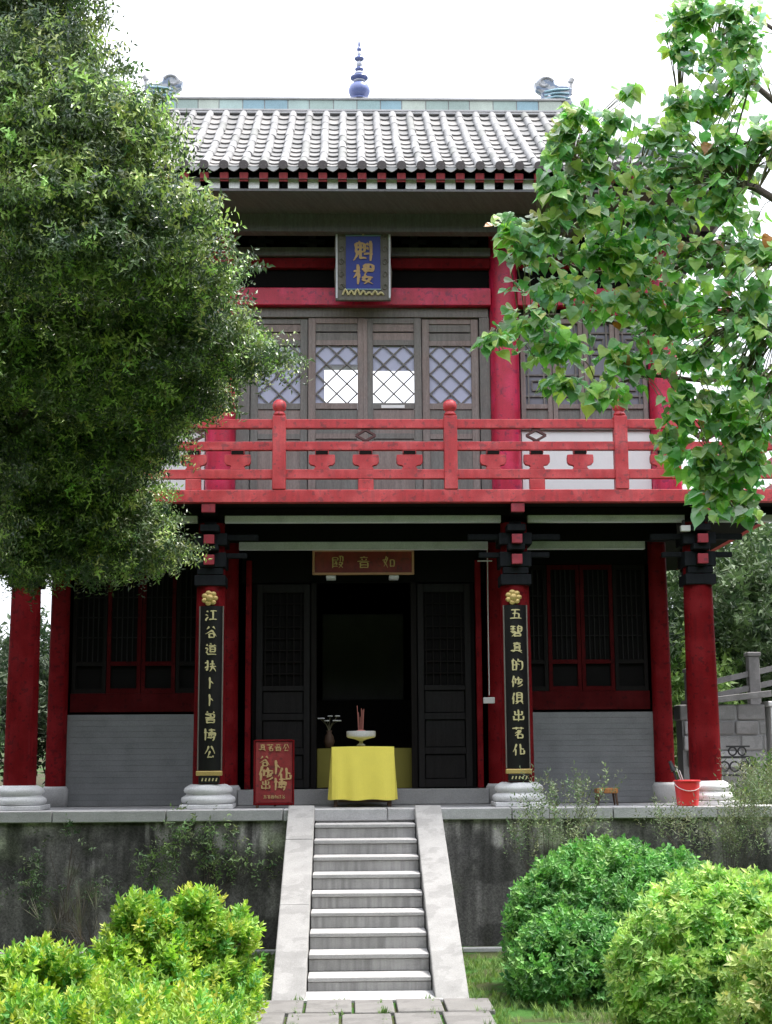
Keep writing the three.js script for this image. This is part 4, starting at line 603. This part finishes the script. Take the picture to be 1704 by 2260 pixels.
// ---- the large-leaved tree at the right: the nearest leaves one by one
{
  const L = [[1510, 40, 60, 50, 8.6, 0.8], [1570, 120, 80, 70, 8.5, 0.7], [1500, 110, 40, 60, 8.6], [1650, 90, 50, 110, 8.7, 0.7], [1570, 230, 90, 60, 8.5, 0.8], [1460, 300, 80, 50, 8.6], [1500, 230, 40, 60, 8.6], [1390, 200, 30, 20, 8.6], [1475, 75, 14, 14, 8.6], [1350, 265, 70, 24, 8.6], [1255, 290, 40, 50, 8.7],
    [1600, 330, 130, 80, 8.6], [1470, 380, 150, 70, 8.6], [1310, 370, 95, 70, 8.6], [1600, 450, 120, 90, 8.6], [1440, 470, 180, 70, 8.4], [1300, 470, 110, 50, 8.6], [1200, 500, 70, 40, 8.6], [1130, 505, 55, 40, 8.7], [1170, 560, 80, 40, 8.6], [1330, 560, 200, 70, 8.4], [1540, 560, 140, 80, 8.6], [1240, 640, 130, 60, 8.5], [1400, 660, 190, 80, 8.4], [1570, 660, 100, 70, 8.7, 0.7], [1660, 640, 60, 90, 8.8, 0.6], [1180, 710, 80, 45, 8.6], [1085, 745, 42, 36, 8.7], [1230, 770, 110, 65, 8.5], [1370, 790, 140, 75, 8.4], [1530, 790, 120, 80, 8.6, 0.8], [1650, 820, 70, 80, 8.7, 0.8], [1250, 850, 60, 36, 8.5], [1340, 870, 60, 40, 8.5], [1600, 900, 120, 100, 8.5], [1510, 900, 50, 60, 8.6], [1560, 1010, 90, 70, 8.5], [1650, 1010, 70, 90, 8.6], [1575, 1090, 55, 60, 8.5], [1650, 1120, 40, 40, 8.6], [1480, 970, 40, 60, 8.5], [1660, 940, 60, 80, 8.6], [1600, 1040, 90, 60, 8.5], [1620, 30, 80, 60, 8.7, 0.8], [1540, 30, 60, 40, 8.6], [1640, 170, 60, 50, 8.7], [1330, 310, 60, 40, 8.6], [1250, 420, 40, 50, 8.6], [1380, 560, 120, 80, 8.3], [1480, 700, 120, 90, 8.3],
    [1270, 250, 50, 36, 8.7], [1225, 330, 30, 55, 8.7], [1215, 410, 30, 40, 8.7], [1690, 300, 50, 100, 8.7], [1690, 560, 40, 60, 8.8], [1660, 720, 60, 60, 8.8], [1690, 880, 40, 80, 8.8], [1640, 560, 70, 50, 8.7], [1800, 250, 100, 220, 8.8, 0.5], [1820, 700, 110, 260, 8.8, 0.5]];
  const blobs = L.map(([u, v, a, b, z, k]) => ({ k, c: at(u, v, z), r: [a * px(z), b * px(z), Math.max(0.1, 0.6 * Math.min(a, b) * px(z))] }));
  const t = thing('broad_leaved_tree', 'tree with large heart-shaped glossy leaves hanging in from the right edge', 'tree', [3.3, -1.5, 8.9]);
  new B().cone(V(3.3, -1.5, 8.9), V(3.15, 1.6, 8.85), 0.17, 0.12, 12).cone(V(3.15, 1.6, 8.85), V(3.0, 5.8, 8.8), 0.12, 0.05, 10).build('trunk', M.bark, t);
  const A = (u, v, z = 8.2) => at(u, v, z);
  const B0 = new B(), br = (pts, r) => { const c = new THREE.CatmullRomCurve3(pts), K = 14, b = new B(); let a = c.getPoint(0); for (let i = 1; i <= K; i++) { const q = c.getPoint(i / K); b.cone(a, q, r * (1 - 0.75 * (i - 1) / K), r * (1 - 0.75 * i / K), 7); a = q; } b.build('limb', M.bark, t); return Array.from({ length: 40 }, (_, i) => c.getPoint(i / 39)); };
  const nodes = [].concat(br([V(3.12, 2.3, 8.85), A(1690, 560, 8.7), A(1560, 590), A(1420, 590), A(1300, 600), A(1180, 540)], 0.03), br([V(3.1, 2.9, 8.85), A(1680, 420, 8.7), A(1520, 400), A(1400, 420), A(1300, 400), A(1260, 340)], 0.026), br([V(3.14, 2.0, 8.85), A(1700, 720, 8.7), A(1560, 740), A(1430, 730), A(1300, 700), A(1180, 700), A(1095, 735)], 0.028), br([V(3.08, 3.6, 8.85), A(1690, 210), A(1610, 120), A(1540, 40), A(1500, -20)], 0.024), br([V(3.08, 3.3, 8.85), A(1680, 330), A(1600, 300), A(1500, 250)], 0.022), br([V(3.18, 1.6, 8.85), A(1720, 900), A(1640, 960), A(1580, 1020), A(1570, 1100)], 0.022), br([V(3.15, 1.8, 8.85), A(1690, 830), A(1560, 840), A(1430, 830), A(1320, 860)], 0.024), br([V(3.0, 4.2, 8.85), A(1700, 60), A(1640, 20)], 0.02));
  const pos = [], tw = new B(); let n = 0;
  const leaves = [[0.32, 0.25, 0], [0.55, 0.05, 0.12], [0.1, 0.45, -0.1], [0.42, -0.15, 0.2]].map(([fold, curl, bend]) => {   // heart-shaped leaves, drip tip along +y, folded at the midrib
    const out = [[0, 0], [0.2, -0.07], [0.4, 0.0], [0.5, 0.2], [0.46, 0.42], [0.33, 0.62], [0.16, 0.8], [0.05, 0.93], [0, 1.12]], p = [];
    const q = (x, y, s) => [s * x * (1 + 0.18 * s * bend) + bend * y * y, y, fold * Math.abs(x) - curl * y * y + 0.12 * Math.sin(7 * y + s) * Math.abs(x)];
    for (const s of [-1, 1]) for (let i = 0; i < out.length - 1; i++) { const [x0, y0] = out[i], [x1, y1] = out[i + 1], a = q(0, Math.max(0, y0), s), b = q(0, Math.max(0, y1), s), c = q(x0, y0, s), d = q(x1, y1, s); if (i) p.push(...a, ...c, ...d); p.push(...a, ...d, ...b); }
    return geoOf(p);
  });
  const pts = blobPoints(blobs, 4200, 1.1, 3.2, 0.27), cols = [[0.16, 0.46, 0.1], [0.28, 0.6, 0.11], [0.42, 0.72, 0.1], [0.13, 0.38, 0.08], [0.42, 0.64, 0.4], [0.52, 0.74, 0.16]], mats = cols.map((c) => leafMat({ color: C(...c), transmission: 0.6, clearcoat: 0.9, clearcoatRoughness: 0.32 }));
  mats.push(leafMat({ color: C(0.5, 0.2, 0.03) }));
  const S = pts.map(({ p, o }) => ({ p, d: V(o.x * 0.6 + gauss() * 0.5, -0.55 + gauss() * 0.4, 0.35 + gauss() * 0.5).normalize(), s: 0.042 + 0.052 * rnd(), g: Math.floor(rr(0, 3.99)), roll: rr(0, 6.28), k: rnd() < 0.006 ? 6 : Math.floor(rr(0, 5.99)), f: p.z + rr(0, 0.25) - (p.x > 2.6 ? 3 : 0) })).sort((a, b) => b.f - a.f);
  for (const e of S) { const n = V(gauss() * 0.55, 0.8, 0.45 + gauss() * 0.5); n.addScaledVector(e.d, -n.dot(e.d)).normalize(); e.q = new THREE.Quaternion().setFromRotationMatrix(new THREE.Matrix4().makeBasis(e.d.clone().cross(n), e.d, n)); }   // upper faces turned to the light
  S.slice(0, 300).forEach((e) => { const o = new THREE.Mesh(leaves[e.g], mats[e.k]), b = BASE.get(t); o.name = 'leaf'; o.position.copy(e.p).sub(b); o.quaternion.copy(e.q); o.scale.setScalar(e.s); o.castShadow = o.receiveShadow = true; t.add(o); });
  console.log('right leaves', S.length);
  for (let g = 0; g < 4; g++) scatter('crown', leaves[g], leafMat({ transmission: 0.6, clearcoat: 0.9, clearcoatRoughness: 0.32 }), S.slice(300).filter((e) => e.g === g).map((e) => ({ ...e, c: (e.k > 5 ? [0.5, 0.2, 0.03] : cols[e.k]).map((q) => q * rr(0.75, 1.2)) })), t);
  for (const e of S) { let best = nodes[0], bd = 1e9; for (const q of nodes) { const d = q.distanceToSquared(e.p); if (d < bd) { bd = d; best = q; } } if (bd > 0.5 || n > 1500) continue; n++; const m = e.p.clone().lerp(best, 0.45).add(V(0, 0.04, 0)); tw.add(new THREE.TubeGeometry(new THREE.CatmullRomCurve3([best, m, e.p]), 5, 0.0032, 4)); }
  tw.build('twigs', M.twig, t, null, 'stuff');
}
// ---- shrubs
function shrub(name, label, at0, lobes, o) {
  const t = thing(name, label, 'shrub', at0, o.group), r = V(at0[0], at0[1], at0[2]), st = new B();
  for (let i = 0; i < 14; i++) { const b = lobes[i % lobes.length], v = ball(), e = V(b.c.x + v.x * b.r[0] * 0.7, b.c.y + v.y * b.r[1] * 0.6, b.c.z + v.z * b.r[2] * 0.7); st.tube([r.clone().add(V(gauss() * 0.08, 0, gauss() * 0.08)), r.clone().lerp(e, 0.5).add(V(0, 0.1, 0)), e], o.stem ?? 0.012, 8, 5); }
  st.build('stems', M.bark, t, null, 'stuff');
  const pts = blobPoints(lobes, o.n, o.inner ?? 4, o.gs ?? 4, o.gap ?? 0.3).filter((q) => q.p.y > -1.47);
  scatter('foliage', o.geo, o.mat ?? leafMat(), pts.map(({ p, o: n }) => ({ p, d: V(n.x * o.out + gauss() * 0.35, n.y * o.out * 0.8 + o.up + gauss() * 0.3, n.z * o.out + gauss() * 0.35).normalize(), s: rr(0.75, 1.3), c: mixc(o.a, o.b, Math.pow(rnd(), o.pw ?? 1)).map((q) => q * rr(0.85, 1.15)) })), t);
  return t;
}
const lobe = (u, v, a, b, z, k) => ({ c: at(u, v, z), r: [a * px(z), b * px(z), Math.max(0.2, 0.8 * a * px(z))], k });
shrub('golden_shrub', 'bright yellow-green shrub with upright feathery shoots left of the staircase', [-1.7, -1.5, 5.4], [lobe(350, 2192, 150, 110, 5.2), lobe(390, 2122, 105, 75, 5.1), lobe(320, 2072, 42, 75, 5.2), lobe(300, 2042, 25, 45, 5.2), lobe(425, 2062, 38, 70, 5.1), lobe(445, 2022, 20, 40, 5.1), lobe(375, 2082, 30, 60, 5.15), lobe(260, 2112, 35, 50, 5.3), lobe(495, 2092, 35, 50, 5), lobe(525, 2072, 22, 35, 5), lobe(500, 2172, 60, 80, 5), lobe(520, 2222, 40, 60, 5.2), lobe(240, 2212, 90, 65, 5.5), lobe(140, 2217, 80, 65, 5.8), lobe(95, 2152, 32, 45, 5.9), lobe(155, 2152, 30, 42, 5.85), lobe(50, 2172, 40, 50, 6), lobe(0, 2202, 60, 60, 6), lobe(270, 2292, 260, 80, 6.2), lobe(50, 2282, 120, 80, 6.3)],
  { n: 9500, geo: sprig(9, 0.12, 0.05, 0.03, 0.8, 0.05, 0.6), a: [0.08, 0.36, 0.06], b: [0.64, 0.8, 0.09], pw: 0.8, out: 0.6, up: 0.7, gs: 6, gap: 0.4, inner: 2.2 });
const dome = { gs: 7, gap: 0.36, inner: 9, out: 0.9, up: 0.4 };
shrub('clipped_shrub', 'large rounded mid-green shrub against the wall right of the staircase', [1.9, -1.5, 3.2], [lobe(1345, 2075, 205, 195, 3), lobe(1225, 2060, 95, 120, 3.1), lobe(1480, 2020, 110, 125, 2.9), lobe(1290, 2150, 150, 120, 3.6)],
  { ...dome, n: 11500, geo: sprig(7, 0.075, 0.05, 0.031, 1.1, 0.1, 0.8), a: [0.06, 0.24, 0.05], b: [0.28, 0.6, 0.12], pw: 1 });
shrub('clipped_shrub', 'round yellow-tinged green shrub in front, at the right edge beside the lawn', [2.1, -1.5, 5.8], [lobe(1590, 2170, 215, 215, 5.8), lobe(1680, 2150, 160, 190, 5.8)],
  { ...dome, n: 11500, geo: sprig(7, 0.075, 0.052, 0.032, 1.1, 0.1, 0.8), a: [0.13, 0.36, 0.06], b: [0.6, 0.84, 0.2], pw: 0.75 });
shrub('clipped_shrub', 'pale yellow-green shrub just cut off by the lower right corner', [1.75, -1.5, 8.2], [lobe(1715, 2240, 95, 125, 8.2), lobe(1790, 2200, 100, 150, 8.3)],
  { ...dome, n: 11500, geo: sprig(7, 0.07, 0.045, 0.028, 1.1, 0.1, 0.8), a: [0.2, 0.42, 0.06], b: [0.72, 0.82, 0.28], pw: 0.8 });
// ---- weeds and creepers on the retaining wall
shrub('wall_weed', 'thin grey-green weed growing up over the coping right of the stairs', [1.95, -1.3, 0.45], [lobe(1190, 1790, 60, 75, 0.4, 0.7), lobe(1270, 1760, 60, 60, 0.4, 0.6), lobe(1330, 1750, 40, 40, 0.4, 0.4), lobe(1140, 1870, 50, 60, 0.4, 0.6), lobe(1260, 1850, 110, 60, 0.5, 0.7)],
  { stem: 0.0035, n: 1150, geo: sprig(9, 0.17, 0.04, 0.016, 0.9, 0.3), a: [0.13, 0.19, 0.08], b: [0.32, 0.42, 0.2], out: 0.4, up: 0.8, gs: 5, gap: 0.42, inner: 1.6 });
shrub('wall_weed', 'wispy grey-green weed on the wall at the right edge', [3.9, -1.3, 0.5], [lobe(1600, 1850, 110, 70, 0.5), lobe(1670, 1800, 70, 90, 0.5), lobe(1480, 1830, 70, 45, 0.4, 0.6), lobe(1650, 1740, 70, 50, 0.3)],
  { stem: 0.0035, n: 1300, geo: sprig(9, 0.2, 0.045, 0.013, 0.8, 0.3), a: [0.11, 0.15, 0.07], b: [0.27, 0.34, 0.16], out: 0.4, up: 0.7, gs: 5, gap: 0.4, inner: 1.6 });
shrub('creeper', 'green creeper on the dark wall directly left of the staircase top', [-1.75, -1.2, 0.05], [lobe(420, 1850, 100, 55, -0.02), lobe(480, 1880, 80, 50, -0.02, 0.7), lobe(360, 1890, 70, 60, -0.02, 0.7), lobe(570, 1900, 40, 40, -0.02, 0.5)].map((b) => ({ ...b, r: [b.r[0], b.r[1], 0.12] })),
  { stem: 0.0035, n: 2600, geo: sprig(7, 0.14, 0.05, 0.02, 0.9, 0.5), a: [0.08, 0.15, 0.05], b: [0.26, 0.4, 0.12], out: 0.5, up: -0.1, gs: 5, gap: 0.42, inner: 1.6 });
shrub('creeper', 'dark green creeper on the dark wall at the left edge', [-3.3, -1.2, 0.05], [lobe(130, 1890, 100, 70, -0.02), lobe(90, 1960, 110, 60, 0.02, 0.7), lobe(210, 1960, 80, 60, 0.02, 0.5), lobe(180, 1870, 60, 40, -0.02, 0.7)].map((b) => ({ ...b, r: [b.r[0], b.r[1], 0.12] })),
  { stem: 0.0035, n: 2300, geo: sprig(7, 0.14, 0.045, 0.018, 0.9, 0.5), a: [0.05, 0.1, 0.04], b: [0.16, 0.27, 0.09], out: 0.5, up: -0.1, gs: 5, gap: 0.42, inner: 1.6 });
shrub('dry_weed', 'tuft of thin dry stalks at the foot of the dark wall on the left', [-2.9, -1.5, 0.6], [lobe(170, 2040, 90, 60, 0.6, 0.5)], { stem: 0.0035, n: 420, geo: (() => { const p = []; for (let i = 0; i < 5; i++) leafTris(p, V(0, 0, 0), V(rr(-0.35, 0.35), 1, rr(-0.3, 0.3)).normalize(), V(0, 0.2, 1).normalize(), rr(0.2, 0.4), 0.008, 0.1, 0.1); return geoOf(p); })(), a: [0.09, 0.085, 0.06], b: [0.2, 0.19, 0.13], out: 0.2, up: 1, gs: 4, gap: 0.3, inner: 1.6 });
shrub('leafy_bush', 'green bush beside the right end column next to the metal stand', [4.75, -0.02, -1.2], [lobe(1690, 1730, 30, 50, -1.4), lobe(1620, 1780, 70, 24, -0.7), lobe(1690, 1780, 50, 35, -0.7)], { stem: 0.004, n: 2200, geo: sprig(8, 0.14, 0.06, 0.03, 0.9, 0.2), a: [0.06, 0.14, 0.03], b: [0.24, 0.34, 0.08], out: 0.7, up: 0.4, inner: 2, gs: 5, gap: 0.36 });
// ---- trees beside and behind the temple
function farTree(label, x, y, z, h, r, a, b, n, lobes = 7) {
  const t = thing('background_tree', label, 'tree', [x, y, z]);
  new B().cone(V(x, y, z), V(x + 0.1, y + h * 0.6, z), 0.14, 0.07, 9).build('trunk', M.bark, t);
  const L = []; for (let i = 0; i < lobes; i++) { const g = i / lobes * 6.283, k = 0.55 * r; L.push({ c: V(x + Math.cos(g) * k, y + h * (0.35 + 0.5 * ((i * 0.37) % 1)), z + Math.sin(g) * k), r: [r * 0.62, r * 0.5, r * 0.6] }); }
  L.push({ c: V(x, y + h * 0.9, z), r: [r * 0.6, r * 0.45, r * 0.6] });
  scatter('crown', sprig(10, 0.3, 0.13, 0.065, 0.95, 0.4), leafMat(), blobPoints(L, n, 2.2, 1.8, 0.4).map(({ p, o }) => ({ p, d: V(o.x + gauss() * 0.4, o.y * 0.6 + gauss() * 0.4, o.z + gauss() * 0.4).normalize(), s: rr(0.8, 1.3), c: mixc(a, b, rnd()) })), t);
}
farTree('green tree behind the stone balustrade at the right edge', 6.3, 0, -7.5, 4.3, 1.8, [0.03, 0.08, 0.025], [0.16, 0.27, 0.09], 380);
farTree('light green young tree between the right end column and the balustrade', 5.4, 0, -6.2, 2.1, 0.75, [0.1, 0.24, 0.04], [0.34, 0.52, 0.12], 420);
farTree('tall tree furthest back to the right of the temple', 8.6, 0.2, -10, 4.8, 2.1, [0.03, 0.07, 0.03], [0.11, 0.18, 0.07], 300);
farTree('green tree beyond the left end column', -6.1, 0, -4.2, 2.1, 1.0, [0.06, 0.15, 0.05], [0.28, 0.42, 0.16], 420);
farTree('dark green low tree further back beyond the left end column', -5.6, 0.1, -8.2, 2.4, 1.3, [0.02, 0.05, 0.02], [0.08, 0.13, 0.05], 330);
farTree('dark low tree behind the hall on the left', -3.6, 0.1, -9.5, 2.8, 1.4, [0.02, 0.05, 0.02], [0.08, 0.13, 0.05], 300);
// ---- unseen wooded slope behind the camera, added to keep the low sky off the porch
{
  const L = []; for (let i = 0; i < 26; i++) { const x = -34 + i * 2.75 + gauss(); for (const [z, y, r] of [[23, 2.5, 4], [25.5, 7, 4.2]]) L.push({ c: V(x + gauss(), y + gauss(), z + gauss() + 0.006 * x * x * -1), r: [r * 0.85, r * 0.8, r * 0.7] }); }
  for (const q of [-1, 1]) for (let i = 0; i < 8; i++) for (const [x, y, r] of [[13, 1.5, 3], [14.5, 5.5, 3.2]]) L.push({ c: V(q * (x + gauss() * 0.6), y + gauss() * 0.6, -5 + i * 3.6 + gauss()), r: [r * 0.8, r * 0.85, r * 0.8] });  // unseen side woods, added to leave the porch mostly overhead light
  const pts = blobPoints(L, 62, 3, 0.35, 0.25);
  tag(scatter('added_woodland', sprig(10, 1.1, 0.6, 0.32, 0.95, 0.3), leafMat({ clearcoat: 0 }), pts.map(({ p, o }) => ({ p, d: V(o.x + gauss() * 0.4, o.y + gauss() * 0.4, o.z + gauss() * 0.4).normalize(), s: rr(0.8, 1.3), c: mixc([0.03, 0.04, 0.025], [0.06, 0.075, 0.045], rnd()) }))), 'unseen dark wood added on the facing slope and both sides to block low sky', 'wood', null, 'stuff');
  const g = new THREE.PlaneGeometry(120, 60, 40, 20).rotateX(-Math.PI / 2).translate(0, 0, 52), q = g.attributes.position; for (let i = 0; i < q.count; i++) q.setY(i, -1.6 + Math.max(0, q.getZ(i) - 23) * 0.42 + 1.5 * (fbm3(q.getX(i) * 0.1, 0, q.getZ(i) * 0.1) - 0.5)); g.computeVertexNormals();
  structure(new B().add(g).build('added_slope', mat([0.06, 0.07, 0.04], 0.95, T.soil)), 'unseen steep slope added below the light-blocking wood facing the temple', 'hillside');
}
farTree('unseen broad dark tree added left of the path to shade the left side', -4.9, -1.5, 11.5, 7.5, 2.3, [0.03, 0.06, 0.02], [0.1, 0.16, 0.05], 520, 10);  // out-of-view tree, added to darken the lower left crown and columns
// ---- grass
{
  const blade = (() => { const p = []; for (let i = 0; i < 6; i++) leafTris(p, V(rr(-0.02, 0.02), 0, rr(-0.02, 0.02)), V(rr(-0.5, 0.5), 1, rr(-0.5, 0.5)).normalize(), V(0, 0.3, 1).normalize(), rr(0.04, 0.085), 0.006, 0.1, 0.3); return geoOf(p); })(), list = [];
  for (let i = 0; i < 30000; i++) { const x = rr(-5, 5), z = rr(0.55, 9.5); if (Math.abs(x) < 0.88 && z < 3.6) continue; if (Math.abs(x) < 0.98 && z > 3.6) continue; if (fbm3(x * 1.6, 0, z * 1.6) < 0.3) continue; list.push({ p: V(x, -1.5, z), d: V(gauss() * 0.15, 1, gauss() * 0.15).normalize(), s: rr(0.7, 1.5), c: mixc([0.09, 0.22, 0.03], [0.28, 0.42, 0.08], rnd()) }); }
  tag(scatter('grass', blade, leafMat({ clearcoat: 0 }), list), 'short green grass on the lawn beside the staircase', 'grass', null, 'stuff');
  const j = []; for (let i = 0; i < 420; i++) { const r = Math.floor(rr(0, 6)), x = [-0.62, -0.28, 0.1, 0.5, 0.9, -0.95][Math.floor(rr(0, 5.99))] + gauss() * 0.045, z = 3.62 + r * 0.62 + (rnd() < 0.5 ? gauss() * 0.03 : rr(0, 0.6)); j.push({ p: V(x, -1.49, z), d: V(gauss() * 0.3, 1, gauss() * 0.3).normalize(), s: rr(0.5, 1.2), c: mixc([0.1, 0.22, 0.04], [0.22, 0.36, 0.1], rnd()) }); }
  tag(scatter('joint_grass', blade, leafMat({ clearcoat: 0 }), j), 'tufts of grass in the joints of the stone path below the stairs', 'grass', null, 'stuff');
}
scene.traverse((o) => { if (o.isMesh && o.material && o.material.transmission === 1) o.castShadow = false; });
renderer.render(scene, camera);
